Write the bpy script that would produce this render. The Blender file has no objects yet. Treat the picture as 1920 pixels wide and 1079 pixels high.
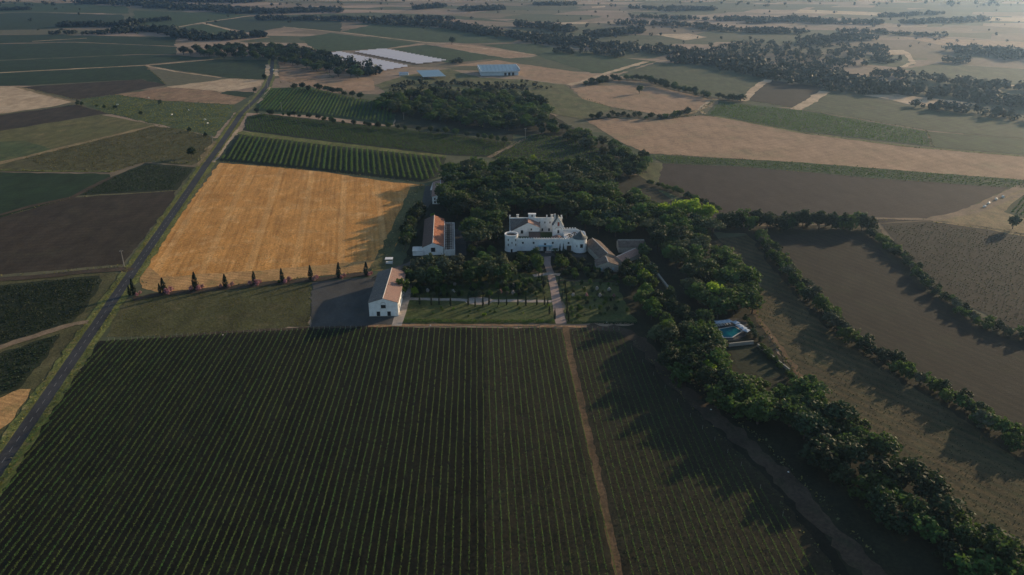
import bpy, math, random
import numpy as np
from mathutils import Vector

# ------------------------------------------------------------------ camera, sky, sun, exposure
scene = bpy.context.scene
COL = scene.collection
F, YH, H, CX, CY = 1470.0, -95.0, 150.0, 960.0, 539.5       # focal length (px of a 1920 px frame), horizon row, flying height
TH = math.atan((CY - YH) / F)
cT, sT = math.cos(TH), math.sin(TH)
SUN_AZ, SUN_EL = 50.0, 12.5                                  # clockwise from +Y; degrees

cam_data = bpy.data.cameras.new('camera')
cam_data.sensor_width = 36.0
cam_data.lens = 36.0 * F / 1920.0
cam_data.clip_start = 1.0
cam_data.clip_end = 40000.0
cam = bpy.data.objects.new('camera', cam_data)
COL.objects.link(cam)
cam.location = (0, 0, H)
cam.rotation_euler = (math.pi / 2 - TH, 0, 0)
scene.camera = cam

world = bpy.data.worlds.new('World')
scene.world = world
world.use_nodes = True
wn = world.node_tree
sky = wn.nodes.new('ShaderNodeTexSky')
sky.sky_type = 'NISHITA'
sky.sun_disc = False
sky.sun_elevation = math.radians(SUN_EL)
sky.sun_rotation = math.radians(SUN_AZ)
sky.altitude = 100
sky.air_density = 1.0
sky.dust_density = 1.0
sky.ozone_density = 1.5
bg = wn.nodes['Background']
bg.inputs['Strength'].default_value = 0.15
wn.links.new(sky.outputs['Color'], bg.inputs['Color'])

sun_data = bpy.data.lights.new('sun', 'SUN')
sun_data.energy = 5.0
sun_data.angle = math.radians(0.6)
sun_data.color = (1.0, 0.74, 0.46)
sun = bpy.data.objects.new('sun', sun_data)
COL.objects.link(sun)
_az, _el = math.radians(SUN_AZ), math.radians(SUN_EL)
sd = Vector((math.sin(_az) * math.cos(_el), math.cos(_az) * math.cos(_el), math.sin(_el)))
sun.rotation_euler = (-sd).to_track_quat('-Z', 'Y').to_euler()
sun.location = (300, 300, 400)

vs = scene.view_settings
vs.view_transform = 'Standard'
vs.look = 'None'
vs.exposure = 0.08
vs.gamma = 1.0
vs.use_curve_mapping = False
scene.render.engine = 'CYCLES'
scene.cycles.use_denoising = True
scene.cycles.max_bounces = 5
scene.cycles.diffuse_bounces = 2
scene.cycles.glossy_bounces = 2
scene.cycles.transmission_bounces = 2
scene.cycles.transparent_max_bounces = 4
scene.cycles.volume_bounces = 0

# ------------------------------------------------------------------ helpers
def G(x, y, z=0.0):
    """ground point (at height z) of the place that the photograph shows at pixel x, y"""
    dx, dy = (x - CX) / F, -(y - CY) / F
    vy, vz = cT + dy * sT, -sT + dy * cT
    t = (z - H) / vz
    return (dx * t, vy * t)

def scale_at(y):
    return cT * (y - YH) / H          # px per metre across, on the ground

def tag(o, label=None, cat=None, group=None, kind=None):
    if label: o['label'] = label
    if cat: o['category'] = cat
    if group: o['group'] = group
    if kind: o['kind'] = kind
    return o

def link(name, me, parent=None, loc=None, rz=None):
    o = bpy.data.objects.new(name, me)
    COL.objects.link(o)
    if parent: o.parent = parent
    if loc is not None: o.location = loc
    if rz is not None: o.rotation_euler = (0, 0, rz)
    return o

def empty(name, loc=(0, 0, 0), rz=0.0, label=None, cat=None, group=None):
    o = link(name, None, None, loc, rz)
    o.empty_display_size = 0.5
    return tag(o, label, cat, group)

def copy_tree(o, parent=None):
    c = o.copy()
    COL.objects.link(c)
    c.parent = parent
    for ch in o.children:
        copy_tree(ch, c)
    return c

class MB:
    """collects faces; build() links them as one mesh object"""
    def __init__(s): s.v, s.f, s.m = [], [], []
    def face(s, pts, m=0):
        n = len(s.v); s.v += [tuple(p) for p in pts]; s.f.append(tuple(range(n, n + len(pts)))); s.m.append(m)
    def box(s, x0, y0, z0, x1, y1, z1, m=0):
        n = len(s.v)
        s.v += [(x0,y0,z0),(x1,y0,z0),(x1,y1,z0),(x0,y1,z0),(x0,y0,z1),(x1,y0,z1),(x1,y1,z1),(x0,y1,z1)]
        for q in ((0,3,2,1),(4,5,6,7),(0,1,5,4),(1,2,6,5),(2,3,7,6),(3,0,4,7)):
            s.f.append(tuple(n + i for i in q)); s.m.append(m)
    def prism(s, poly, z0, z1, m=0):
        k = len(poly); n = len(s.v)
        s.v += [(p[0], p[1], z0) for p in poly] + [(p[0], p[1], z1) for p in poly]
        s.f.append(tuple(n + i for i in range(k - 1, -1, -1))); s.f.append(tuple(n + k + i for i in range(k)))
        s.m += [m, m]
        for i in range(k):
            j = (i + 1) % k
            s.f.append((n + i, n + j, n + k + j, n + k + i)); s.m.append(m)
    def lathe(s, prof, cx=0, cy=0, seg=24, m=0, jit=0, rnd=None):
        n = len(s.v); k = len(prof)
        for i in range(seg):
            a = 2 * math.pi * i / seg
            for r, z in prof:
                rr = r * (1 + (rnd.uniform(-jit, jit) if jit and rnd else 0))
                s.v.append((cx + rr * math.cos(a), cy + rr * math.sin(a), z))
        for i in range(seg):
            j = (i + 1) % seg
            for q in range(k - 1):
                s.f.append((n + i * k + q, n + j * k + q, n + j * k + q + 1, n + i * k + q + 1)); s.m.append(m)
    def tube(s, p0, p1, r0, r1, seg=6, m=0):
        p0, p1 = Vector(p0), Vector(p1); d = (p1 - p0).normalized()
        u = d.orthogonal().normalized(); w = d.cross(u); n = len(s.v)
        for p, r in ((p0, r0), (p1, r1)):
            for i in range(seg):
                a = 2 * math.pi * i / seg
                s.v.append(tuple(p + u * (r * math.cos(a)) + w * (r * math.sin(a))))
        for i in range(seg):
            j = (i + 1) % seg
            s.f.append((n + i, n + j, n + seg + j, n + seg + i)); s.m.append(m)
        s.f.append(tuple(n + i for i in range(seg - 1, -1, -1))); s.m.append(m)
        s.f.append(tuple(n + seg + i for i in range(seg))); s.m.append(m)
    def mesh(s, name, mats, smooth=False):
        me = bpy.data.meshes.new(name)
        me.from_pydata(s.v, [], s.f)
        for mt in (mats if isinstance(mats, (list, tuple)) else [mats]): me.materials.append(mt)
        if any(s.m): me.polygons.foreach_set('material_index', s.m)
        if smooth: me.polygons.foreach_set('use_smooth', [True] * len(me.polygons))
        me.update()
        return me
    def build(s, name, mats, parent=None, loc=None, rz=None, smooth=False):
        return link(name, s.mesh(name, mats, smooth), parent, loc, rz)

def quads_mesh(name, V, mats, mi=None):
    """V: array (n,4,3) -> a mesh of n loose quads"""
    V = np.asarray(V, dtype=np.float32); n = len(V)
    me = bpy.data.meshes.new(name)
    me.vertices.add(n * 4); me.vertices.foreach_set('co', V.reshape(-1))
    me.loops.add(n * 4); me.loops.foreach_set('vertex_index', np.arange(n * 4, dtype=np.int32))
    me.polygons.add(n); me.polygons.foreach_set('loop_start', np.arange(0, n * 4, 4, dtype=np.int32))
    for mt in (mats if isinstance(mats, (list, tuple)) else [mats]): me.materials.append(mt)
    if mi is not None: me.polygons.foreach_set('material_index', np.asarray(mi, dtype=np.int32))
    me.update(calc_edges=True)
    return me

def cards(rng, C, N, size, droop=0.0):
    """leaf clumps: a quad of about `size` at each centre C facing roughly N"""
    n = len(C)
    N = N + rng.normal(0, 0.45, (n, 3)); N /= np.linalg.norm(N, axis=1)[:, None] + 1e-9
    R = rng.normal(0, 1, (n, 3)); U = np.cross(N, R); U /= np.linalg.norm(U, axis=1)[:, None] + 1e-9
    W = np.cross(N, U)
    s = (np.asarray(size) * rng.uniform(0.6, 1.3, n))[:, None]
    a = rng.uniform(0.6, 1.0, n)[:, None]
    return np.stack([C - U * s - W * s * a * .5, C + U * s * .35 - W * s * a, C + U * s + W * s * a * .4, C - U * s * .3 + W * s * a], axis=1)

def in_poly(x, y, P):
    c = False; j = len(P) - 1
    for i in range(len(P)):
        xi, yi = P[i][0], P[i][1]; xj, yj = P[j][0], P[j][1]
        if (yi > y) != (yj > y) and x < (xj - xi) * (y - yi) / (yj - yi) + xi: c = not c
        j = i
    return c

def chop(poly, rnd, step=None, jit=0.5, closed=True):
    out = []; n = len(poly)
    for i in range(n if closed else n - 1):
        a, b = Vector(poly[i][:2]), Vector(poly[(i + 1) % n][:2])
        d = math.hypot((a.x + b.x) / 2, (a.y + b.y) / 2)
        st = step or max(2.5, d / 110)
        k = max(1, int((b - a).length / st)); nrm = Vector((-(b - a).y, (b - a).x)).normalized()
        for q in range(k):
            p = a.lerp(b, q / k)
            if q: p = p + nrm * rnd.gauss(0, jit * max(1, d / 500))
            out.append((p.x, p.y))
    if not closed: out.append(tuple(poly[-1][:2]))
    return out

_ONES = 'zeroth first second third fourth fifth sixth seventh eighth ninth tenth eleventh twelfth thirteenth fourteenth fifteenth sixteenth seventeenth eighteenth nineteenth'.split()
_TENS = {2: 'twent', 3: 'thirt', 4: 'fort', 5: 'fift', 6: 'sixt', 7: 'sevent', 8: 'eight', 9: 'ninet'}
def nth(n):
    if n >= 100: return 'hundred and ' + nth(n - 100) if n > 100 else 'hundredth'
    if n < 20: return _ONES[n]
    return _TENS[n // 10] + ('ieth' if n % 10 == 0 else 'y-' + _ONES[n % 10])
LOOK = dict(oak='broad', dark='dark round', mid='lighter green', olive='dull olive', grey='greyish', pine='flat topped', pinegrey='pale flat topped', bush='leafy', bushdark='dark', bushgrey='greyish')

# ------------------------------------------------------------------ materials
MATS = {}
def new_mat(name):
    m = bpy.data.materials.new(name); m.use_nodes = True
    MATS[name] = m
    return m, m.node_tree.nodes, m.node_tree.links, m.node_tree.nodes['Principled BSDF']

def mixc(N, L, a, b, fac, mode='MIX'):
    n = N.new('ShaderNodeMix'); n.data_type = 'RGBA'; n.blend_type = mode
    for s, v in ((n.inputs[6], a), (n.inputs[7], b), (n.inputs[0], fac)):
        if hasattr(v, 'is_linked'): L.new(v, s)
        else: s.default_value = v if not isinstance(v, tuple) else (*v, 1)[:4]
    return n.outputs[2]

def math_n(N, L, op, a, b=None, c=None):
    n = N.new('ShaderNodeMath'); n.operation = op
    for i, v in enumerate((a, b, c)):
        if v is None: continue
        if hasattr(v, 'is_linked'): L.new(v, n.inputs[i])
        else: n.inputs[i].default_value = v
    return n.outputs[0]

def noise(N, L, vec, scale, detail=3, rough=.55, lo=.35, hi=.65):
    n = N.new('ShaderNodeTexNoise'); n.inputs['Scale'].default_value = scale
    n.inputs['Detail'].default_value = detail; n.inputs['Roughness'].default_value = rough
    L.new(vec, n.inputs['Vector'])
    r = N.new('ShaderNodeMapRange'); r.inputs[1].default_value = lo; r.inputs[2].default_value = hi
    L.new(n.outputs['Fac'], r.inputs[0])
    return r.outputs[0]

def ground_mat(name, c1, c2, c3=None, big=.03, fine=.9, patch=.12, az=None, period=2.25, stripe=None, stripe_amt=.6,
               stripe2=None, rough=.95, bump=.25, contrast=.35, mottle=.28, irregular=0.0):
    """soil / grass / crop: two broad tones, patches of a third, fine grain and optional row lines along azimuth az"""
    m, N, L, B = new_mat(name)
    geo = N.new('ShaderNodeNewGeometry'); P = geo.outputs['Position']
    col = mixc(N, L, c1, c2, noise(N, L, P, big, 4, .6))
    if c3: col = mixc(N, L, col, c3, math_n(N, L, 'MULTIPLY', noise(N, L, P, patch, 5, .65, .52, .68), .8))
    if az is not None:
        a = math.radians(az)
        rot = N.new('ShaderNodeMapping'); rot.inputs['Rotation'].default_value = (0, 0, a); L.new(P, rot.inputs['Vector'])
        sep = N.new('ShaderNodeSeparateXYZ'); L.new(rot.outputs[0], sep.inputs[0])
        st = N.new('ShaderNodeMapping'); st.inputs['Scale'].default_value = (1, .06, 1); L.new(rot.outputs[0], st.inputs['Vector'])
        wob = noise(N, L, st.outputs[0], .6, 3, .6, .2, .8)
        ph = math_n(N, L, 'MULTIPLY_ADD', wob, .9, sep.outputs[0])
        sn = math_n(N, L, 'SINE', math_n(N, L, 'MULTIPLY', ph, 2 * math.pi / period))
        k = math_n(N, L, 'MULTIPLY_ADD', sn, .5, .5)
        if irregular:                                        # swaths of uneven width and length
            s3 = N.new('ShaderNodeMapping'); s3.inputs['Scale'].default_value = (1, .022, 1); L.new(rot.outputs[0], s3.inputs['Vector'])
            k = math_n(N, L, 'MULTIPLY_ADD', noise(N, L, s3.outputs[0], .42, 5, .75, .33, .67), irregular, math_n(N, L, 'MULTIPLY', k, 1 - irregular))
        k = math_n(N, L, 'MULTIPLY', k, math_n(N, L, 'MULTIPLY', noise(N, L, st.outputs[0], .35, 4, .7, .25, .7), stripe_amt))
        col = mixc(N, L, col, stripe or c2, k)
        if stripe2:
            per2, c4, amt = stripe2
            sn2 = math_n(N, L, 'SINE', math_n(N, L, 'MULTIPLY', ph, 2 * math.pi / per2))
            k2 = math_n(N, L, 'MULTIPLY', math_n(N, L, 'GREATER_THAN', sn2, .86), amt)
            col = mixc(N, L, col, c4, k2)
    g = noise(N, L, P, fine, 5, .7, .25, .75)
    v = math_n(N, L, 'MULTIPLY_ADD', g, contrast * 2, 1 - contrast)
    if mottle:                                               # growth that comes and goes over some ten metres
        mm = N.new('ShaderNodeMapping'); mm.inputs['Rotation'].default_value = (0, 0, math.radians(az if az is not None else 25)); mm.inputs['Scale'].default_value = (1, .45, 1); L.new(P, mm.inputs['Vector'])
        v = math_n(N, L, 'MULTIPLY', v, math_n(N, L, 'MULTIPLY_ADD', noise(N, L, mm.outputs[0], .11, 6, .72, .3, .7), mottle * 2, 1 - mottle))
    h = N.new('ShaderNodeHueSaturation'); L.new(col, h.inputs['Color']); L.new(v, h.inputs['Value'])
    L.new(h.outputs[0], B.inputs['Base Color'])
    B.inputs['Roughness'].default_value = rough
    B.inputs['Specular IOR Level'].default_value = .15
    if bump:
        b = N.new('ShaderNodeBump'); b.inputs['Strength'].default_value = bump; b.inputs['Distance'].default_value = .3
        L.new(g, b.inputs['Height']); L.new(b.outputs[0], B.inputs['Normal'])
    return m

def leaf_mat(name, c1, c2, trans=(.10, .14, .03), tmix=.3, vary=.42, scale=.45):
    m, N, L, B = new_mat(name)
    oi = N.new('ShaderNodeObjectInfo'); geo = N.new('ShaderNodeNewGeometry')
    k = noise(N, L, geo.outputs['Position'], scale, 3, .6, .3, .7)
    col = mixc(N, L, c1, c2, k)
    v = math_n(N, L, 'MULTIPLY_ADD', oi.outputs['Random'], vary * 2, 1 - vary)
    h = N.new('ShaderNodeHueSaturation'); L.new(col, h.inputs['Color']); L.new(v, h.inputs['Value'])
    hu = math_n(N, L, 'MULTIPLY_ADD', math_n(N, L, 'FRACT', math_n(N, L, 'MULTIPLY', oi.outputs['Random'], 7.13)), .075, .46)
    L.new(hu, h.inputs['Hue'])
    L.new(h.outputs[0], B.inputs['Base Color'])
    B.inputs['Roughness'].default_value = .7; B.inputs['Specular IOR Level'].default_value = .2
    if tmix:
        T = N.new('ShaderNodeBsdfTranslucent'); T.inputs['Color'].default_value = (*trans, 1)
        M = N.new('ShaderNodeMixShader'); M.inputs[0].default_value = tmix
        L.new(B.outputs[0], M.inputs[1]); L.new(T.outputs[0], M.inputs[2])
        L.new(M.outputs[0], N['Material Output'].inputs['Surface'])
    return m

def plain_mat(name, c1, c2=None, scale=1.2, rough=.85, spec=.25, bump=.1, metal=0.0, lo=.35, hi=.65, coord='Object'):
    m, N, L, B = new_mat(name)
    tc = N.new('ShaderNodeTexCoord')
    k = noise(N, L, tc.outputs[coord], scale, 5, .65, lo, hi)
    L.new(mixc(N, L, c1, c2 or tuple(v * .75 for v in c1), k), B.inputs['Base Color'])
    B.inputs['Roughness'].default_value = rough; B.inputs['Specular IOR Level'].default_value = spec; B.inputs['Metallic'].default_value = metal
    if bump:
        b = N.new('ShaderNodeBump'); b.inputs['Strength'].default_value = bump; b.inputs['Distance'].default_value = .1
        L.new(k, b.inputs['Height']); L.new(b.outputs[0], B.inputs['Normal'])
    return m

def tile_mat(name, c1, c2, c3, course=.38, width=.26):
    """canal tiles: rounded courses down the slope (object X across, Y down), tile by tile tone"""
    m, N, L, B = new_mat(name)
    tc = N.new('ShaderNodeTexCoord'); uv = tc.outputs['UV']
    br = N.new('ShaderNodeTexBrick'); L.new(uv, br.inputs['Vector'])
    br.inputs['Scale'].default_value = 1.0; br.offset = 0.0
    br.inputs['Brick Width'].default_value = width; br.inputs['Row Height'].default_value = course
    br.inputs['Mortar Size'].default_value = .03
    br.inputs['Color1'].default_value = (*c1, 1); br.inputs['Color2'].default_value = (*c2, 1); br.inputs['Mortar'].default_value = (c1[0]*.35, c1[1]*.35, c1[2]*.35, 1)
    k = noise(N, L, tc.outputs['Object'], .5, 5, .7, .38, .66)
    col = mixc(N, L, br.outputs['Color'], c3, math_n(N, L, 'MULTIPLY', k, .75))
    k2 = noise(N, L, tc.outputs['Object'], 2.5, 3, .7, .3, .7)
    h = N.new('ShaderNodeHueSaturation'); L.new(col, h.inputs['Color']); L.new(math_n(N, L, 'MULTIPLY_ADD', k2, .7, .65), h.inputs['Value'])
    L.new(h.outputs[0], B.inputs['Base Color'])
    B.inputs['Roughness'].default_value = .9; B.inputs['Specular IOR Level'].default_value = .2
    sep = N.new('ShaderNodeSeparateXYZ'); L.new(uv, sep.inputs[0])
    w = math_n(N, L, 'SINE', math_n(N, L, 'MULTIPLY', sep.outputs[0], 2 * math.pi / width))
    b = N.new('ShaderNodeBump'); b.inputs['Strength'].default_value = .6; b.inputs['Distance'].default_value = .08
    L.new(w, b.inputs['Height']); L.new(b.outputs[0], B.inputs['Normal'])
    return m

def base_mat():
    """the open country between the traced fields: a patchwork of plots, too far to tell their pieces apart"""
    m, N, L, B = new_mat('open_country')
    geo = N.new('ShaderNodeNewGeometry'); P = geo.outputs['Position']
    mp = N.new('ShaderNodeMapping'); mp.inputs['Rotation'].default_value = (0, 0, .32); mp.inputs['Scale'].default_value = (1/210, 1/120, 0); L.new(P, mp.inputs['Vector'])
    v = N.new('ShaderNodeTexVoronoi'); v.distance = 'CHEBYCHEV'; v.inputs['Scale'].default_value = 1.0; v.inputs['Randomness'].default_value = .75; L.new(mp.outputs[0], v.inputs['Vector'])
    sep = N.new('ShaderNodeSeparateColor'); L.new(v.outputs['Color'], sep.inputs[0])
    r = N.new('ShaderNodeValToRGB'); r.color_ramp.interpolation = 'CONSTANT'
    stops = [(0, (.075, .09, .05)), (.2, (.19, .145, .10)), (.38, (.06, .08, .042)), (.52, (.27, .195, .14)), (.7, (.12, .115, .07)), (.82, (.36, .26, .185))]
    e = r.color_ramp.elements
    e[0].position, e[0].color = 0, (*stops[0][1], 1); e[1].position, e[1].color = stops[1][0], (*stops[1][1], 1)
    for p, c in stops[2:]: q = e.new(p); q.color = (*c, 1)
    L.new(sep.outputs[0], r.inputs[0])
    col = mixc(N, L, r.outputs[0], (.13, .12, .07), math_n(N, L, 'MULTIPLY', noise(N, L, P, .006, 5, .7, .4, .65), .6))
    g = noise(N, L, P, .12, 5, .75, .25, .75)
    h = N.new('ShaderNodeHueSaturation'); L.new(col, h.inputs['Color']); L.new(math_n(N, L, 'MULTIPLY_ADD', g, .7, .65), h.inputs['Value'])
    L.new(h.outputs[0], B.inputs['Base Color']); B.inputs['Roughness'].default_value = .95; B.inputs['Specular IOR Level'].default_value = .1
    return m

RA = -10.6     # azimuth of the road and of most rows
M = MATS
base_mat()
ground_mat('wheat', (.66,.335,.10), (.54,.26,.07), (.74,.45,.19), big=.035, patch=.09, az=RA, period=3.4, stripe=(.30,.138,.035), stripe_amt=1.15, stripe2=(23.0, (.70,.45,.20), .22), contrast=.45, bump=.5, mottle=.26, irregular=.72)
ground_mat('wheat_edge', (.54,.31,.125), (.40,.24,.095), (.25,.2,.075), az=-75, period=3.0, stripe=(.30,.165,.065), stripe_amt=.8, bump=.4)
ground_mat('tan', (.36,.235,.145), (.29,.19,.115), (.27,.21,.12), big=.015, patch=.03, az=60, period=7, stripe=(.25,.16,.095), stripe_amt=.6)
ground_mat('tan_pale', (.50,.38,.25), (.40,.29,.18), (.30,.22,.13), big=.02, patch=.06)
ground_mat('tan_rough', (.33,.22,.13), (.24,.15,.09), (.14,.12,.06), big=.03, patch=.05, az=70, period=9, stripe=(.16,.10,.06), stripe_amt=.8, mottle=.42)
ground_mat('ploughed', (.038,.030,.026), (.031,.025,.022), (.048,.038,.032), big=.012, patch=.03, az=62, period=4, stripe=(.025,.021,.019), stripe_amt=.7, contrast=.35, mottle=.35)
ground_mat('brown', (.050,.038,.026), (.04,.032,.022), (.056,.048,.03), big=.02, patch=.05, az=80, period=5, stripe=(.03,.025,.017), stripe_amt=.6, mottle=.42)
ground_mat('fallow', (.058,.052,.026), (.044,.046,.021), (.044,.056,.022), big=.025, patch=.06, az=-38, period=4.5, stripe=(.12,.084,.04), stripe_amt=.8, mottle=.42)  # warm stripe tone paints streaks of low sun into the field colour
ground_mat('soil', (.0165,.0165,.010), (.0135,.0145,.009), (.016,.021,.010), big=.03, patch=.1, contrast=.5, mottle=.4)
ground_mat('soil_weedy', (.036,.031,.018), (.029,.028,.016), (.028,.036,.015), big=.05, patch=.22, contrast=.5)
ground_mat('soil_rows', (.022,.0205,.0135), (.018,.0175,.0115), (.021,.025,.0125), big=.02, patch=.06, az=-33, period=4.2, stripe=(.036,.031,.021), stripe_amt=.9, mottle=.4)
ground_mat('vine_floor', (.022,.030,.015), (.026,.034,.017), (.034,.038,.02), big=.03, patch=.08, contrast=.45)
ground_mat('vine_green', (.036,.070,.026), (.030,.058,.022), (.055,.085,.03), big=.02, patch=.06, az=58, period=5, stripe=(.022,.036,.016), stripe_amt=.85, contrast=.45, mottle=.38)
ground_mat('vine_olive', (.058,.080,.036), (.048,.068,.03), (.085,.092,.046), big=.015, patch=.04, az=58, period=8, stripe=(.036,.046,.024), stripe_amt=.8, contrast=.45, mottle=.38)
ground_mat('crop_dark', (.021,.044,.018), (.017,.035,.015), (.03,.052,.021), big=.02, patch=.06, az=75, period=6, stripe=(.015,.028,.013), stripe_amt=.7, contrast=.4, mottle=.4)
ground_mat('grass', (.092,.105,.042), (.115,.115,.05), (.15,.125,.065), big=.03, patch=.07, contrast=.45, bump=.5, mottle=.42)
ground_mat('grass_dry', (.12,.112,.045), (.095,.098,.038), (.17,.14,.065), big=.025, patch=.05, contrast=.4, bump=.5, mottle=.42)
ground_mat('grass_olive', (.085,.08,.036), (.07,.072,.03), (.115,.098,.048), big=.02, patch=.1, contrast=.5, bump=.5, mottle=.42)
ground_mat('meadow', (.055,.08,.032), (.07,.09,.036), (.12,.122,.05), big=.03, patch=.06, contrast=.45, mottle=.4)
ground_mat('lawn', (.055,.078,.026), (.078,.09,.03), (.10,.095,.038), big=.06, patch=.15, contrast=.45, bump=.5, mottle=.35)
ground_mat('verge', (.14,.155,.045), (.11,.125,.04), (.24,.19,.085), big=.09, patch=.2, contrast=.5, bump=.6, mottle=.42)
ground_mat('verge_dry', (.26,.19,.10), (.20,.155,.08), (.13,.13,.055), big=.08, patch=.2, contrast=.45, bump=.5, mottle=.42)
ground_mat('track', (.24,.175,.115), (.19,.14,.09), (.14,.115,.065), big=.06, patch=.2, contrast=.35)
ground_mat('track_orange', (.36,.215,.12), (.29,.175,.095), (.16,.125,.06), big=.05, patch=.25, contrast=.35)
ground_mat('track_dark', (.072,.053,.036), (.058,.045,.031), (.042,.042,.023), big=.05, patch=.15, contrast=.4, mottle=.35)
ground_mat('track_weedy', (.17,.105,.058), (.12,.08,.043), (.05,.05,.024), big=.08, patch=.3, contrast=.4)
ground_mat('asphalt', (.046,.048,.051), (.038,.04,.043), (.058,.057,.056), big=.05, patch=.3, fine=2, contrast=.3, bump=.1, rough=.85, mottle=.3)
ground_mat('gravel', (.075,.074,.07), (.062,.062,.06), (.085,.076,.06), big=.05, patch=.2, fine=2, contrast=.25, bump=.2)
ground_mat('path', (.40,.345,.29), (.33,.28,.235), (.24,.21,.165), big=.15, patch=.4, fine=2, contrast=.25, bump=.2)
ground_mat('paver', (.38,.29,.25), (.31,.235,.20), (.24,.2,.16), big=.2, patch=.5, fine=2, az=85, period=1.2, stripe=(.24,.18,.155), stripe_amt=.7, contrast=.25)
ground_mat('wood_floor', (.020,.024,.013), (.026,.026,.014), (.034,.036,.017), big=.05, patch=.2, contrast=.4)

leaf_mat('leaf_oak', (.026,.052,.020), (.058,.092,.034), trans=(.08,.15,.03))
leaf_mat('leaf_dark', (.018,.038,.018), (.038,.062,.028), trans=(.045,.085,.025), tmix=.2)
leaf_mat('leaf_mid', (.036,.076,.022), (.07,.12,.034), trans=(.11,.20,.03))
leaf_mat('leaf_olive', (.058,.074,.036), (.098,.112,.056), trans=(.09,.12,.04), tmix=.2)
leaf_mat('leaf_lime', (.11,.20,.022), (.16,.26,.03), trans=(.34,.50,.05), tmix=.45, vary=.12)
leaf_mat('leaf_grey', (.07,.085,.052), (.11,.12,.075), trans=(.10,.12,.06), tmix=.2)
leaf_mat('leaf_cypress', (.012,.024,.014), (.020,.034,.018), trans=(.02,.035,.012), tmix=.12, vary=.2)
leaf_mat('leaf_vine', (.040,.088,.024), (.066,.115,.034), trans=(.12,.24,.035), tmix=.4, vary=.25, scale=1.1)
leaf_mat('leaf_trellis', (.040,.088,.022), (.066,.12,.03), trans=(.12,.22,.03), tmix=.35, vary=.2, scale=1.1)
leaf_mat('leaf_far', (.018,.030,.017), (.032,.044,.022), tmix=0, scale=.03)
leaf_mat('weed', (.13,.12,.05), (.19,.165,.075), trans=(.2,.18,.06), tmix=.3, scale=.8)
leaf_mat('grass_tuft', (.11,.13,.03), (.19,.17,.06), trans=(.26,.26,.06), tmix=.35, scale=.7)
leaf_mat('straw', (.50,.33,.15), (.60,.42,.22), trans=(.4,.3,.12), tmix=.2, vary=.1, scale=1)
leaf_mat('flower_pink', (.42,.19,.19), (.58,.30,.29), trans=(.4,.2,.19), tmix=.25, vary=.2, scale=2)
leaf_mat('flower_white', (.50,.46,.42), (.60,.55,.50), trans=(.4,.36,.33), tmix=.2, vary=.1, scale=2)
plain_mat('bark', (.10,.075,.055), (.06,.047,.036), scale=3)
plain_mat('white_wall', (.82,.82,.80), (.60,.585,.55), scale=.55, bump=.05, lo=.42, hi=.8)
plain_mat('cream_wall', (.62,.56,.47), (.50,.44,.36), scale=.6)
plain_mat('stone_wall', (.42,.38,.32), (.30,.27,.22), scale=1.3, bump=.3)
plain_mat('parapet', (.74,.72,.68), (.58,.54,.48), scale=.9)
plain_mat('dark_glass', (.018,.022,.026), (.03,.034,.036), scale=2, rough=.25, spec=.5, bump=0)
plain_mat('pale_shutter', (.30,.45,.50), (.24,.38,.43), scale=2)
plain_mat('red_shutter', (.34,.08,.05), (.26,.07,.05), scale=2)
plain_mat('wood', (.10,.07,.045), (.07,.05,.03), scale=3)
plain_mat('pole_grey', (.34,.33,.31), (.26,.25,.23), scale=3)
plain_mat('slate', (.055,.075,.08), (.085,.10,.10), scale=1.5, rough=.6, bump=.3)
plain_mat('canvas', (.46,.53,.60), (.40,.47,.54), scale=1)
plain_mat('white_paint', (.78,.78,.77), (.70,.70,.69), scale=1)
plain_mat('steel_white', (.60,.66,.70), (.52,.58,.62), scale=.3, rough=.5)
plain_mat('road_paint', (.33,.33,.32), (.15,.15,.15), scale=2)
plain_mat('rubber', (.02,.02,.02), scale=2)
plain_mat('car_paint', (.55,.62,.68), (.52,.58,.64), scale=1, rough=.3, spec=.5)
plain_mat('panel_blue', (.045,.11,.17), (.06,.14,.20), scale=.2, rough=.3, spec=.5, bump=0)
plain_mat('panel_pale', (.62,.59,.60), (.54,.52,.54), scale=.1, rough=.6, spec=.4, bump=0)
plain_mat('bale_wrap', (.75,.74,.70), (.62,.60,.55), scale=2, rough=.5)
plain_mat('coping', (.33,.32,.27), (.24,.23,.19), scale=1.5)
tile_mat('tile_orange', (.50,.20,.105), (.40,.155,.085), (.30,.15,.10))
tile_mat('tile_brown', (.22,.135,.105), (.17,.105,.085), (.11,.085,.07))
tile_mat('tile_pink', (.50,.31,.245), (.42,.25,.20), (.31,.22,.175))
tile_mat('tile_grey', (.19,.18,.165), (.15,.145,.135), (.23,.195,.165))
tile_mat('tile_stone', (.165,.125,.10), (.125,.098,.08), (.23,.18,.145))
m, N_, L_, B_ = new_mat('pool_water')
B_.inputs['Base Color'].default_value = (.010, .15, .19, 1); B_.inputs['Roughness'].default_value = .08; B_.inputs['IOR'].default_value = 1.33
tcw = N_.new('ShaderNodeTexCoord'); kk = noise(N_, L_, tcw.outputs['Object'], 2.5, 2); bb = N_.new('ShaderNodeBump'); bb.inputs['Strength'].default_value = .15
L_.new(kk, bb.inputs['Height']); L_.new(bb.outputs[0], B_.inputs['Normal'])

# ------------------------------------------------------------------ the ground and the fields
def ground_sheet():
    mb = MB(); R = 14000; n = 28
    xs = [-R + 2 * R * i / n for i in range(n + 1)]
    for y in xs:
        for x in xs: mb.v.append((x, y, 0))
    for j in range(n):
        for i in range(n):
            a = j * (n + 1) + i; mb.f.append((a, a + 1, a + n + 2, a + n + 1)); mb.m.append(0)
    o = mb.build('ground', M['open_country'])
    tag(o, 'wide open farmland reaching to the hazy distance', kind='structure')
ground_sheet()

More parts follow.
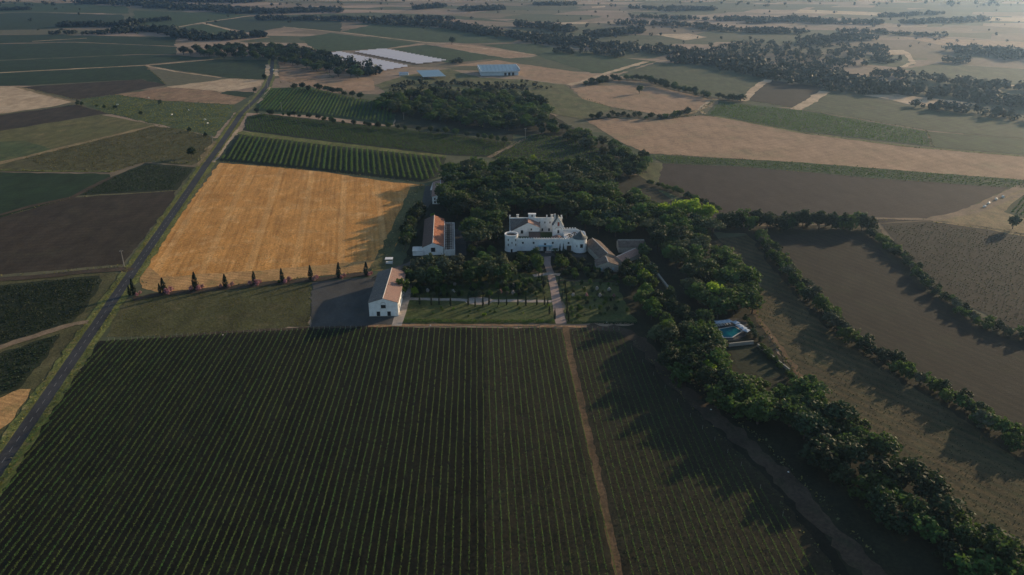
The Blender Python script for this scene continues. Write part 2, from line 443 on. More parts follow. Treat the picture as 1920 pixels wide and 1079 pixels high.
LAYERS = []
def layer_z(P):
    xs, ys = [p[0] for p in P], [p[1] for p in P]
    bb = (min(xs), min(ys), max(xs), max(ys)); lv = 1
    for b, l in LAYERS:
        if b[0] < bb[2] and b[2] > bb[0] and b[1] < bb[3] and b[3] > bb[1]: lv = max(lv, l + 1)
    LAYERS.append((bb, lv))
    return .02 + .006 * lv

def field(name, px, mat, label, jit=.5, world=False, z=None):
    rnd = random.Random(hash(tuple(map(tuple, px))) & 0xffff)
    P = [tuple(p) for p in px] if world else [G(*p) for p in px]
    Q = chop(P, rnd, jit=jit)
    if sum(Q[i][0] * Q[(i + 1) % len(Q)][1] - Q[(i + 1) % len(Q)][0] * Q[i][1] for i in range(len(Q))) < 0: Q.reverse()
    zz = layer_z(P) if z is None else z
    mb = MB(); mb.face([(x, y, zz) for x, y in Q])
    o = mb.build(name, M[mat])
    tag(o, label, kind='structure')
    return P

def ribbon(name, px, w, mat, label, jit=.25, world=False, parent=None, dz=0):
    """a road, track or verge of width w metres along a line"""
    rnd = random.Random(len(px) * 77 + int(px[0][0]))
    P = [tuple(p) for p in px] if world else [G(*p) for p in px]
    C = chop(P, rnd, jit=0, closed=False)
    Lf, Rt = [], []
    for i, p in enumerate(C):
        a, b = Vector(C[max(0, i - 1)]), Vector(C[min(len(C) - 1, i + 1)])
        d = (b - a).normalized(); n = Vector((-d.y, d.x))
        ww = w if not isinstance(w, tuple) else w[0] + (w[1] - w[0]) * i / (len(C) - 1)
        Lf.append(Vector(p) + n * (ww / 2 + rnd.gauss(0, jit))); Rt.append(Vector(p) - n * (ww / 2 + rnd.gauss(0, jit)))
    z = layer_z(P) + dz
    mb = MB()
    for i in range(len(C) - 1):
        mb.face([(*Rt[i], z), (*Rt[i + 1], z), (*Lf[i + 1], z), (*Lf[i], z)])
    o = mb.build(name, M[mat], parent)
    if not parent: tag(o, label, kind='structure')
    return P, z

# left of the road, near to far
field('rough_field', [(-60,530),(186,512),(244,512),(164,634),(24,836),(-60,950)], 'grass_olive', 'rough brownish grass between the dark plots and the road')
field('ploughed_field', [(-60,425),(135,371),(330,358),(325,375),(243,480),(230,496),(-60,521)], 'brown', 'dark brown bare field behind the pole left of the road')
field('vineyard_ground', [(-60,541),(186,517),(192,526),(158,585),(134,606),(-60,668)], 'vine_floor', 'very dark vine plot below the side lane')
field('vineyard_ground', [(-60,682),(112,626),(92,664),(40,726),(-60,766)], 'vine_floor', 'very dark vine plot at the left edge below the dirt track')
field('stubble_field', [(-60,770),(38,730),(58,730),(20,792),(-60,850)], 'wheat_edge', 'small orange dry patch at the left edge beside the road')
field('crop_field', [(-60,322),(205,327),(207,334),(138,369),(-60,425)], 'crop_dark', 'flat dark green plot behind the dark brown field')
field('vineyard_ground', [(272,306),(366,314),(332,357),(140,368),(212,331)], 'vine_floor', 'dark vine plot between road and brown field')
field('rough_field', [(-60,322),(45,296),(290,237),(333,242),(398,257),(402,266),(386,296),(360,310),(268,305),(213,322),(100,323)], 'grass_olive', 'rough olive brown grass plot beside the round bush left of the road')
field('grass_field', [(-60,255),(190,216),(292,235),(45,296),(-60,322)], 'grass_dry', 'yellow green dry grass strip left of the road')
field('grass_field', [(-60,268),(50,264),(98,280),(60,292),(-60,312)], 'meadow', 'greener patch inside the yellow grass strip')
field('ploughed_field', [(-60,224),(145,197),(202,213),(-60,256)], 'brown', 'narrow dark brown bare strip between tan and grass fields')
field('stubble_field', [(-60,162),(30,163),(140,191),(100,200),(-60,222)], 'tan_pale', 'pale tan stubble plot at the left edge')
field('ploughed_field', [(40,164),(265,149),(312,160),(215,178),(145,187)], 'brown', 'brown bare plot beyond the pale tan plot')
field('stubble_field', [(312,163),(430,148),(497,150),(490,161),(420,173),(338,168)], 'tan_pale', 'pale tan stubble plot touching the road far up')
field('stubble_field', [(215,178),(315,164),(400,170),(462,184),(440,196),(350,194),(285,187)], 'tan_rough', 'reddish rough stubble plot left of the road')
field('crop_field', [(412,176),(426,171),(477,173),(466,184)], 'crop_dark', 'small bright green plot beside the far road')
field('meadow', [(150,186),(222,178),(290,188),(440,197),(444,208),(402,257),(333,242),(202,213),(155,196)], 'meadow', 'green grazing meadow dotted with white animals')
field('vineyard_ground', [(-60,140),(272,123),(312,160),(265,149),(40,161),(-60,162)], 'crop_dark', 'dark green vine plot beyond the brown plot')
field('vineyard_ground', [(274,124),(400,112),(502,113),(497,149),(430,147),(366,137)], 'crop_dark', 'green vine plot left of the far road end')
field('crop_field', [(-60,117),(262,103),(330,104),(400,110),(270,122),(-60,139)], 'crop_dark', 'long dark green crop strip far on the left')
field('vineyard_ground', [(-60,84),(140,80),(330,88),(330,103),(262,102),(-60,116)], 'crop_dark', 'dark vine plot in front of the far left wood')
field('vineyard_ground', [(-60,66),(95,66),(330,70),(330,87),(140,79),(-60,83)], 'crop_dark', 'flat vine plot under the far left tree belt')
field('vineyard_ground', [(-80,28),(60,24),(230,28),(240,48),(90,55),(-80,58)], 'crop_dark', 'far dark vine plot near the upper left corner')
field('vineyard_ground', [(250,20),(420,26),(470,30),(378,43),(325,53),(250,45)], 'vine_green', 'far olive vine plot left of the pale track')
field('vineyard_ground', [(-80,10),(60,6),(240,12),(240,26),(60,22),(-80,26)], 'vine_green', 'very far olive plot at the upper left corner')
field('vineyard_ground', [(330,55),(378,45),(445,60),(470,66),(400,74),(340,64)], 'vine_green', 'far olive plot between two pale tracks')
field('vineyard_ground', [(380,43),(470,31),(640,40),(640,61),(530,52),(470,62)], 'crop_dark', 'far green plot right of the pale track fork')
# right of the road, near to far
field('wheat_field', [(412,306),(500,312),(600,322),(740,343),(796,347),(775,400),(748,450),(718,506),(640,514),(480,530),(300,548),(266,540),(262,524),(272,500),(330,415)], 'wheat', 'big golden stubble field with long mowing lines beside the road', jit=.4)
field('stubble_field', [(268,541),(262,524),(275,500),(285,505),(300,520),(480,508),(700,488),(722,488),(716,507),(640,514),(480,530),(300,549)], 'wheat_edge', 'golden headland strip behind the row of small cypresses')
field('grass_field', [(768,352),(812,345),(800,372),(775,400),(748,450),(722,505),(690,512),(706,480),(735,430)], 'grass_dry', 'mown grass strip between golden field and the trees')
field('vineyard_ground', [(447,251),(600,271),(836,296),(822,333),(797,343),(650,326),(500,311),(411,302)], 'vine_floor', 'bright green trellised vineyard behind the golden field')
field('grass_field', [(440,250),(455,246),(600,264),(838,291),(836,296),(600,271),(447,252)], 'verge', 'narrow grass strip between two vineyards')
field('vineyard_ground', [(462,219),(490,213),(740,240),(900,259),(962,268),(920,295),(840,292),(600,264),(455,245),(458,232)], 'vine_floor', 'dark bushy vineyard behind the trellised one')
field('vineyard_ground', [(497,166),(580,163),(660,183),(705,190),(742,208),(738,236),(600,218),(478,208)], 'vine_green', 'light green row vineyard beside the far road')
field('fallow_field', [(742,208),(860,232),(960,246),(962,266),(900,257),(740,238)], 'vine_floor', 'dark grassy strip under the middle wood')
field('stubble_field', [(522,130),(560,128),(612,136),(598,147),(545,155),(525,150)], 'tan_rough', 'small reddish stubble plot right of the far road')
field('stubble_field', [(545,156),(600,148),(640,142),(700,148),(704,170),(660,172),(600,164)], 'tan', 'tan stubble plot in front of the middle wood')
field('stubble_field', [(520,116),(590,122),(690,142),(620,138),(560,127),(524,128)], 'tan_rough', 'narrow dry strip under the far hedge')
field('vineyard_ground', [(962,270),(1000,250),(1080,258),(1150,290),(1170,310),(1000,312),(922,297)], 'vine_floor', 'dark vineyard plot behind the castle wood')
field('stubble_field', [(1098,226),(1130,221),(1230,226),(1312,217),(1372,223),(1500,250),(1700,276),(2000,300),(2000,345),(1700,321),(1500,305),(1212,288),(1170,270),(1130,246)], 'tan', 'long tan stubble field sweeping to the right edge')
field('crop_field', [(1205,290),(1500,305),(1700,321),(2000,344),(2000,360),(1885,352),(1640,335),(1400,314),(1245,307)], 'vine_green', 'long narrow green strip below the tan field')
field('ploughed_field', [(1243,307),(1400,314),(1640,335),(1892,353),(1805,396),(1735,412),(1640,418),(1330,412),(1320,380),(1232,346)], 'ploughed', 'big purple brown ploughed field on the right')
field('meadow', [(1120,340),(1190,330),(1232,346),(1330,384),(1320,405),(1240,400),(1150,375)], 'meadow', 'dark green orchard meadow beside the castle wood')
field('grass_field', [(1200,303),(1243,307),(1234,344),(1196,332)], 'grass', 'small green corner beside the ploughed field')
field('vineyard_ground', [(1347,190),(1500,206),(1735,246),(1748,276),(1500,248),(1372,223),(1322,216)], 'vine_green', 'bright green vineyard behind the tan field')
field('vineyard_ground', [(1505,206),(1552,173),(1700,200),(2000,243),(2000,268),(1740,245)], 'vine_olive', 'olive vineyard above the bright green one')
field('vineyard_ground', [(1740,247),(2000,269),(2000,297),(1752,277)], 'vine_green', 'green vineyard at the right edge above the tan field')
field('stubble_field', [(1066,160),(1220,162),(1338,186),(1310,206),(1240,217),(1150,202),(1092,186)], 'tan', 'tan stubble field with one lone round tree')
field('vineyard_ground', [(1158,142),(1232,117),(1432,145),(1396,184),(1290,172)], 'vine_olive', 'olive green vineyard beyond the lone tree')
field('vineyard_ground', [(1440,150),(1543,164),(1500,205),(1400,188)], 'soil_rows', 'brown row plot beyond the green vineyard')
field('stubble_field', [(842,124),(930,113),(1118,141),(1106,156),(1060,158),(985,148),(968,132),(900,124)], 'tan', 'tan stubble plot around the pale hangar')
field('stubble_field', [(812,84),(880,84),(1004,103),(957,110)], 'tan', 'narrow tan strip beside the far lone tree')
field('vineyard_ground', [(735,92),(800,84),(945,109),(845,119)], 'vine_green', 'dark green plot behind the pale panel rows')
field('vineyard_ground', [(560,72),(620,62),(782,82),(728,91),(600,98)], 'vine_green', 'green plot left of the pale panel rows')
field('vineyard_ground', [(640,60),(700,46),(850,54),(980,72),(960,80),(880,82),(800,78)], 'vine_green', 'broad far green plot under the tree belt')
field('vineyard_ground', [(900,84),(1000,82),(1120,104),(1230,116),(1160,138),(1110,138),(1005,104)], 'vine_green', 'far green plot between the tan strips')
field('vineyard_ground', [(480,30),(700,24),(860,30),(980,44),(850,36),(690,38),(480,36)], 'vine_olive', 'far olive strip above the long tree belt')
field('stubble_field', [(1230,65),(1290,63),(1326,70),(1285,76)], 'tan_pale', 'pale sandy plot far in the haze')
field('stubble_field', [(1618,179),(1680,177),(1835,195),(1805,204),(1720,196)], 'tan_pale', 'pale tan plot between far hedges on the right')
field('vineyard_ground', [(1620,104),(1700,104),(1715,122),(1690,127),(1625,122)], 'vine_olive', 'far olive plot among the scrub')
field('vineyard_ground', [(1690,130),(1760,120),(2000,135),(2000,165),(1780,150)], 'vine_olive', 'far olive plot at the right edge')
field('stubble_field', [(1690,70),(2000,82),(2000,92),(1760,84)], 'tan', 'far tan strip near the right edge')
field('stubble_field', [(1500,18),(1700,26),(1700,31),(1490,24)], 'tan_pale', 'pale strip in the far haze')
field('stubble_field', [(1745,38),(1860,32),(2000,36),(2000,42),(1850,40),(1750,43)], 'tan_pale', 'very pale strip in the far right haze')
field('stubble_field', [(1050,43),(1100,41),(1100,45),(1055,46)], 'tan_pale', 'small pale strip in the far haze')
field('stubble_field', [(1108,13),(1134,11),(1134,14),(1110,15)], 'tan_pale', 'tiny bright plot in the far haze')
field('stubble_field', [(1580,96),(1690,94),(1700,102),(1640,104)], 'tan_pale', 'pale strip among the far scrub')
# right side, near
field('fallow_field', [(1312,452),(1412,440),(1450,490),(1540,585),(1640,668),(1760,752),(2000,890),(2000,1100),(1900,1060),(1720,930),(1590,800),(1520,740),(1480,690),(1425,606),(1405,540),(1370,485)], 'fallow', 'broad brown fallow field right of the tree strip')
field('ploughed_field', [(1428,436),(1600,428),(1645,440),(1700,500),(1760,560),(1870,626),(2000,662),(2000,870),(1760,748),(1630,660),(1530,580),(1470,505)], 'soil_rows', 'dark brown ploughed field between the two hedges')
field('vineyard_ground', [(1650,420),(1740,416),(2000,448),(2000,640),(1880,610),(1770,545),(1690,465)], 'soil_rows', 'dark vine plot with fine rows at the right edge')
field('rough_field', [(1735,412),(1810,394),(1900,352),(2000,340),(2000,452),(1830,424)], 'verge_dry', 'dry grassy triangle at the track fork on the right')
field('vineyard_ground', [(1882,398),(1925,360),(2000,340),(2000,420),(1925,412)], 'crop_dark', 'dark green plot at the right edge by the track fork')
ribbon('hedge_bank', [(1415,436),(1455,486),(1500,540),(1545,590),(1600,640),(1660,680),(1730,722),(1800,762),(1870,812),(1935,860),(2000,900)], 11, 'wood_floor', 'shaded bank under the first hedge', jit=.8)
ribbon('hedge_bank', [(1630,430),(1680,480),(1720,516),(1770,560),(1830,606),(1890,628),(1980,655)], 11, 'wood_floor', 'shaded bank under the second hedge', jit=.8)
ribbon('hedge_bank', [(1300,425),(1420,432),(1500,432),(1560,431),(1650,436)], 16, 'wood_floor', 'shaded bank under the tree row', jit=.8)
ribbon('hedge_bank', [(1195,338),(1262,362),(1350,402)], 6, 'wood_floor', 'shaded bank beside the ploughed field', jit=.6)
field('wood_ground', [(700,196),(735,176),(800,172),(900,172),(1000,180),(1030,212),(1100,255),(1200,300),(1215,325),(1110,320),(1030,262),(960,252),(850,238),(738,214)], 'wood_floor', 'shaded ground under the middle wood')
field('scrub_ground', [(700,160),(760,142),(842,130),(900,146),(985,150),(1060,160),(1092,186),(1150,204),(1100,226),(1030,212),(1000,180),(900,172),(735,178)], 'grass', 'rough grass and scrub around the far sheds')
ribbon('hedge_bank', [(1096,160),(1149,149),(1217,152),(1250,163),(1337,185),(1395,191)], 14, 'wood_floor', 'shaded bank under the hedge behind the lone tree', jit=1)
ribbon('hedge_bank', [(1095,224),(1173,217),(1217,223),(1275,218),(1300,209)], 12, 'wood_floor', 'shaded bank under the hedge below the lone tree', jit=1)
# castle grounds
field('grass_field', [(196,632),(236,562),(300,550),(586,530),(582,612),(400,626)], 'grass_olive', 'mown olive green grass in front of the small cypresses')
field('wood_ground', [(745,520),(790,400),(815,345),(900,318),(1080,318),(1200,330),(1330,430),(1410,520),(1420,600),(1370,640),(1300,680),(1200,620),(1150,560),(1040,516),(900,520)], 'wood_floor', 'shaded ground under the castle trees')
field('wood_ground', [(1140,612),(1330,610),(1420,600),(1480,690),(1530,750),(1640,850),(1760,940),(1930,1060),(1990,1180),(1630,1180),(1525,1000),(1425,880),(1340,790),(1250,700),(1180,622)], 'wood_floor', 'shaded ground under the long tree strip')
field('vineyard_ground', [(186,640),(400,627),(582,616),(700,614),(1165,617),(1250,690),(1345,785),(1445,885),(1550,1010),(1660,1180),(-160,1180),(-90,1020)], 'soil', 'big dark vineyard filling the foreground', jit=.3)
field('vineyard_ground', [(908,616),(1165,617),(1225,690),(1320,785),(1425,885),(1525,1010),(1635,1180),(912,1180)], 'soil_weedy', 'weedy half of the foreground vineyard')
field('farm_yard', [(586,530),(694,520),(770,490),(770,608),(760,613),(582,614)], 'gravel', 'grey gravel yard around the white barn')
field('lawn', [(752,608),(768,562),(1034,558),(1046,608)], 'lawn', 'sunny lawn striped with shadows left of the central path')
field('garden_bed', [(770,560),(792,512),(1024,512),(1034,557)], 'lawn', 'planted garden beds in front of the castle trees')
field('lawn', [(1062,608),(1048,528),(1150,524),(1194,606)], 'lawn', 'garden lawn right of the central path')

ROAD = [(-110,1035),(18,848),(160,640),(182,608),(214,561),(247,513),(263,489),(312,418),(358,352),(384,313),(410,277),(430,247),(452,214),(480,187),(500,163),(508,143),(510,127),(511,112),(512,100)]
RW = [G(*p) for p in ROAD]
ribbon('road_verge', ROAD, 11.5, 'verge', 'yellow green grassy verges along the country road', jit=.5)
_, ROADZ = ribbon('road', ROAD, 5.0, 'asphalt', 'straight grey two lane country road running far away', jit=.06)
road = COL.objects['road']
ribbon('farm_lane', [(-60,528),(60,521),(150,511),(228,505),(246,508)], 5.5, 'track_dark', 'narrow lane joining the road from the left edge', jit=.3)
ribbon('dirt_track', [(-60,672),(30,642),(100,620),(140,608),(166,604)], 4.0, 'track', 'dirt track meeting the road near the lower left', jit=.4)
ribbon('dirt_track', [(-60,420),(60,387),(137,370),(208,333)], 4.0, 'track_dark', 'thin farm track between the dark plots on the left', jit=.4)
ribbon('field_edge', [(30,163),(100,182),(142,192)], 5, 'verge_dry', 'pale edge of the tan plot', jit=.6)
ribbon('field_edge', [(-60,322),(40,297),(150,270),(290,236)], 6, 'verge_dry', 'pale edge between the two grass plots', jit=.8)
ribbon('field_edge', [(-60,318),(100,322),(213,322)], 4, 'verge', 'grassy edge of the flat dark green plot', jit=.6)
ribbon('road_shoulder', [(400,305),(418,282),(434,260),(446,243)], 2.2, 'tan_pale', 'pale sandy shoulder of the road beside the trellised vineyard', jit=.5)
ribbon('road_shoulder', [(372,312),(384,292),(404,266)], 4.0, 'verge_dry', 'dry shoulder on the left side of the road', jit=.8)
ribbon('road_shoulder', [(484,194),(498,177),(506,164)], 3.0, 'tan_pale', 'pale sandy shoulder beside the light green vineyard', jit=.5)
ribbon('road_shoulder', [(501,143),(502,130),(502,122)], 6.0, 'tan_pale', 'pale sandy shoulder left of the far road end', jit=.8)
ribbon('road_shoulder', [(518,143),(518,130)], 5.0, 'tan_pale', 'pale sandy shoulder right of the far road end', jit=.8)
for lab, pts, w in [('pale track running through the far left plots', [(318,54),(378,43),(470,30),(560,27)], 7), ('short pale track branching between far plots', [(378,43),(445,60)], 7),
        ('long pale track behind the far plots', [(530,51),(640,61),(720,71),(797,80),(835,82)], 6), ('pale track beside the panel rows', [(728,91),(795,83)], 5),
        ('pale track across the far left fields', [(-60,140),(170,128),(275,123),(400,112)], 5), ('pale diagonal track among the far left fields', [(275,124),(330,135),(415,146)], 5),
        ('pale edge of the far tan strip', [(850,84),(1003,103)], 5), ('pale track climbing beside the olive vineyard', [(1066,160),(1092,154),(1140,137),(1212,116)], 9),
        ('pale track between two olive plots', [(1392,190),(1415,167),(1440,150)], 10), ('pale fork of tracks on the right', [(1490,206),(1520,190),(1546,172)], 12),
        ('pale winding track between far right plots', [(1690,126),(1712,118),(1700,100),(1690,94)], 8), ('pale track under the far right hedge', [(1745,150),(1830,156),(1930,163)], 9),
        ('pale track beside the far olive plots', [(1640,180),(1710,196),(1800,204)], 6), ('short pale track high on the left', [(60,78),(163,72)], 6), ('thin pale track far on the left', [(230,60),(330,62)], 5)]:
    ribbon('dirt_track', pts, w, 'tan_pale', lab, jit=.8)
ribbon('dirt_track', [(988,260),(960,274),(935,286),(916,296)], 3.5, 'track', 'short pale track climbing behind the castle wood', jit=.4)
ribbon('dirt_track', [(1255,222),(1300,212),(1335,193),(1342,186)], 6, 'verge_dry', 'curved grassy track beside the green vineyard', jit=.8)
ribbon('dirt_track', [(1330,190),(1312,206),(1320,214)], 4, 'tan_pale', 'thin pale track at the corner of the tan field', jit=.6)
ribbon('field_edge', [(1340,218),(1500,249),(1700,275),(2000,300)], 4, 'verge', 'dark grassy edge between green vineyard and tan field', jit=.6)
ribbon('dirt_track', [(1560,410),(1640,410),(1740,412),(1800,400),(1850,380),(1925,346)], (3, 6), 'track', 'sandy track along the ploughed field on the right', jit=.5)
ribbon('dirt_track', [(1745,414),(1830,398),(1880,378),(1930,360)], 4, 'track', 'second sandy track at the fork on the right', jit=.5)
ribbon('dirt_track', [(1750,416),(1840,428),(1930,444)], 3, 'verge_dry', 'pale grassy edge of the right vine plot', jit=.5)
ribbon('dirt_track', [(690,613),(780,610),(900,610),(1045,612),(1120,614)], 2.2, 'track_orange', 'thin orange earth headland at the top of the big vineyard', jit=.35)
ribbon('dirt_track', [(300,634),(450,622),(582,615),(690,613)], 1.8, 'track_dark', 'dull earth headland along the mown grass', jit=.35)
ribbon('dirt_track', [(1060,613),(1068,660),(1082,720),(1098,790),(1118,880),(1140,980),(1165,1100)], (2.6, 2.2), 'track_weedy', 'bare orange strip running down the big vineyard', jit=.2)
ribbon('dirt_track', [(1100,615),(1165,618),(1210,650),(1262,716),(1330,775),(1420,850),(1500,930),(1580,1020),(1680,1120)], (6, 6.5), 'track_dark', 'dull earth track curving between vineyard and tree strip', jit=.8)
ribbon('dirt_track', [(250,562),(300,553),(450,538),(600,524),(694,514)], 5.0, 'track_dark', 'grey drive running past the small cypresses to the barn', jit=.5)
ribbon('dirt_track', [(1408,575),(1428,608),(1470,660),(1505,715),(1530,760)], 2.4, 'track_weedy', 'orange edge strip of the fallow field', jit=.4)  # orange-brown strip along the left edge of the field
ribbon('garden_path', [(744,612),(752,585),(760,560),(764,535)], 4.5, 'path', 'pale path beside the white barn', jit=.1)
ribbon('garden_path', [(758,561),(860,563),(900,565),(960,565),(1034,566)], 2.8, 'path', 'pale path across the garden behind the slim cypresses', jit=.12)
ribbon('garden_path', [(1028,470),(1026,495),(1032,512),(1040,545),(1046,580),(1052,608)], (3.2, 4.6), 'paver', 'broad pink paved path leading up to the castle gate', jit=.08)
ribbon('garden_path', [(1000,518),(1030,514),(1050,516)], 3.2, 'path', 'small paved crossing on the central path', jit=.1)
ribbon('garden_path', [(1048,527),(1100,528),(1152,529)], 1.6, 'track_dark', 'dull path at the top of the right garden', jit=.15)
ribbon('castle_forecourt', [(975,482),(1030,478),(1100,481)], 5, 'gravel', 'gravel forecourt at the foot of the castle wall', jit=.2)
ribbon('terrace_ground', [(862,430),(862,480)], 7, 'gravel', 'shaded paved yard right of the orange barn', jit=.2)
ribbon('farm_lane', [(806,350),(800,380),(790,395)], 6, 'gravel', 'shaded lane beside the white walled outbuilding', jit=.2)
c0 = G(898, 565)
field('garden_terrace', [(c0[0] + 6.6 * math.cos(a * .2618), c0[1] + 4.4 * math.sin(a * .2618)) for a in range(24)], 'path', 'pale round terrace in the middle of the garden path', jit=.05, world=True)

# dashes of the centre line: one shared mesh
mb = MB(); mb.face([(-.07, -1.5, 0), (.07, -1.5, 0), (.07, 1.5, 0), (-.07, 1.5, 0)]); dash_me = mb.mesh('centre_dash', M['road_paint'])
acc = 0.0
for i in range(len(RW) - 1):
    a, b = Vector(RW[i]), Vector(RW[i + 1]); d = (b - a).normalized(); Ls = (b - a).length; t = 6.0 - acc
    while t < Ls:
        p = a + d * t
        if p.y < 520:
            o = link('centre_dash', dash_me, road, (p.x, p.y, ROADZ + .008), math.atan2(-d.x, d.y))
        t += 6.0
    acc = (Ls - (t - 6.0))

# ------------------------------------------------------------------ vines
def row_spans(P, az, spacing, off=0.0):
    a = math.radians(az); u = Vector((math.sin(a), math.cos(a))); n = Vector((math.cos(a), -math.sin(a)))
    ks = [Vector(p).dot(n) for p in P]
    k = math.ceil((min(ks) - off) / spacing) * spacing + off
    out = []
    while k < max(ks):
        ts = []
        for i in range(len(P)):
            p, q = Vector(P[i]), Vector(P[(i + 1) % len(P)]); dp, dq = p.dot(n) - k, q.dot(n) - k
            if (dp > 0) != (dq > 0): r = p.lerp(q, dp / (dp - dq)); ts.append(r.dot(u))
        ts.sort()
        for i in range(0, len(ts) - 1, 2):
            if ts[i + 1] - ts[i] > 4: out.append((n * k + u * ts[i], n * k + u * ts[i + 1]))
        k += spacing
    return out

def vine_row(rng, a, b, h, w, per_m, size, mat, name='vine_row', gaps=.06):
    """a hedge of leaves on a wire: leaf clumps along the line, thinner and fuller by stretches"""
    Lr = (b - a).length; d = (b - a) / Lr; nx = Vector((-d.y, d.x)); n = int(Lr * per_m)
    t = rng.uniform(0, Lr, n)
    ph = rng.uniform(0, 6.28, 3)
    full = .86 + .08 * np.sin(t * .55 + ph[0]) + .07 * np.sin(t * 1.7 + ph[1]) + .12 * np.sin(t * .07 + ph[2])
    keep = rng.uniform(0, 1, n) < np.clip(full, .35, 1)
    hole = np.floor(t / 1.3).astype(int); bad = rng.uniform(0, 1, hole.max() + 2) < gaps; keep &= ~bad[hole]
    t = t[keep]; full = full[keep]; n = len(t)
    s = rng.normal(0, .42, n) * w; z = rng.beta(2.2, 1.5, n) * h * (.75 + .3 * full)
    wig = .06 * np.sin(t * .21 + ph[1])
    C = np.stack([t * d.x + (s + wig) * nx.x, t * d.y + (s + wig) * nx.y, .25 + z], axis=1)
    Nn = np.stack([nx.x * np.sign(s), nx.y * np.sign(s), np.full(n, .8)], axis=1)
    Q = cards(rng, C, Nn, np.full(n, size))
    tt = np.arange(0, Lr, 2.0); wz = .75; wires = []
    for t0 in tt:                                            # the trellis wire with its leafy cane
        t1 = min(Lr, t0 + 2.0)
        wires.append([(t0 * d.x, t0 * d.y, wz), (t1 * d.x, t1 * d.y, wz), (t1 * d.x, t1 * d.y, wz + .05), (t0 * d.x, t0 * d.y, wz + .05)])
    me = quads_mesh(name, np.concatenate([Q, np.array(wires, dtype=Q.dtype)]), mat)
    return link(name, me, None, (a.x, a.y, .03))

mbp = MB(); mbp.tube((0, 0, 0), (0, 0, 1.7), .06, .05, 5); post_me = mbp.mesh('end_post', M['pole_grey'])
def vine_rows(P, az, spacing, h, w, per_m, size, mat, label, group, seed, off=0.0, posts=True, gaps=.06):
    rng = np.random.default_rng(seed)
    for k_, (a, b) in enumerate(row_spans(P, az, spacing, off)):
        r = vine_row(rng, a, b, h, w, per_m, size, M[mat], gaps=gaps)
        tag(r, f'{label}, {nth(k_ + 1)} from its left side', 'vine row', group)
        if posts:
            d = (b - a)
            link('end_post', post_me, r, (d.x, d.y, 0))

FRONT = [G(*p) for p in [(196,641),(400,629),(582,619),(700,617),(1050,616)]]
FRONT_A = FRONT + [G(*p) for p in [(1058,640),(1072,700),(1090,770),(1112,870),(1135,975),(1165,1130)]] + [G(*p) for p in [(-140,1130),(-80,1010),(60,820)]]
FRONT_B = [G(*p) for p in [(1072,617),(1160,620),(1190,665),(1240,722),(1300,790),(1395,880),(1480,985),(1575,1130),(1185,1130),(1155,985),(1128,870),(1106,775),(1088,700),(1076,650)]]
vine_rows(FRONT_A, -2.44, 2.25, 1.1, .26, 17, .125, 'leaf_vine', 'thin green vine row of the front vineyard', 'vine rows of the big front vineyard', 11, gaps=.025)
vine_rows(FRONT_B, -2.44, 2.25, 1.0, .25, 13, .12, 'leaf_vine', 'sparse vine row right of the bare strip', 'vine rows right of the bare strip', 12, gaps=.05)
TREL = [G(*p) for p in [(452,255),(600,273),(832,298),(818,333),(797,340),(650,323),(500,308),(416,300)]]
vine_rows(TREL, RA, 4.1, 1.6, 1.15, 15, .34, 'leaf_trellis', 'thick bright vine row behind the golden field', 'vine rows behind the golden field', 13, posts=False, gaps=.01)
LIGHT = [G(*p) for p in [(500,168),(580,166),(655,184),(700,192),(736,210),(730,232),(600,215),(484,206)]]
vine_rows(LIGHT, -6.8, 3.8, 1.5, 1.0, 7, .42, 'leaf_trellis', 'light green vine row beside the far road', 'vine rows beside the far road', 14, posts=False, gaps=.03)

def bush_vines(px, az, sx, sy, r, ncard, mat, name, label, seed, miss=.08):
    """free standing bush vines on a grid, too many and too small to pick apart"""
    rng = np.random.default_rng(seed); P = [G(*p) for p in px]
    a = math.radians(az); u = np.array((math.sin(a), math.cos(a))); n = np.array((math.cos(a), -math.sin(a)))
    A = np.array(P); ku, kn = A @ u, A @ n
    pts = []
    for i in np.arange(kn.min(), kn.max(), sx):
        for j in np.arange(ku.min(), ku.max(), sy):
            q = n * (i + rng.normal(0, .12)) + u * (j + rng.normal(0, .25))
            if rng.uniform() > miss and in_poly(q[0], q[1], P): pts.append(q)
    pts = np.array(pts)
    if not len(pts): return
    c = np.repeat(pts, ncard, axis=0); k = len(c)
    D = rng.normal(0, 1, (k, 3)); D[:, 2] = np.abs(D[:, 2]); D /= np.linalg.norm(D, axis=1)[:, None]
    rr = r * rng.uniform(.5, 1.1, k)[:, None]
    C = np.concatenate([c, np.full((k, 1), .15)], axis=1) + D * rr
    o = link(name, quads_mesh(name, cards(rng, C, D, np.full(k, r * .55)), M[mat]))
    tag(o, label, kind='stuff')
bush_vines([(464,221),(490,215),(740,242),(900,261),(958,269),(918,293),(840,290),(600,262),(460,244)], 70, 2.6, 2.2, .75, 6, 'leaf_mid', 'vine_bushes', 'dark low vine bushes behind the trellised rows', 21)
bush_vines([(964,271),(1000,252),(1080,260),(1148,290),(1160,308),(1000,310),(926,297)], 60, 2.6, 2.2, .75, 6, 'leaf_mid', 'vine_bushes', 'dark low vine bushes behind the castle wood', 22)
bush_vines([(-30,540),(184,520),(186,530),(152,585),(130,604),(-30,655)], 82, 2.2, 1.5, .6, 6, 'leaf_dark', 'vine_bushes', 'nearly black vine foliage below the side lane', 23)
bush_vines([(-30,680),(106,630),(88,664),(36,724),(-30,750)], 82, 2.2, 1.5, .6, 6, 'leaf_dark', 'vine_bushes', 'nearly black vine foliage at the left edge', 24)
bush_vines([(274,309),(360,316),(328,354),(150,366),(216,332)], 80, 2.4, 1.8, .6, 5, 'leaf_dark', 'vine_bushes', 'dark vine foliage between road and brown field', 25)
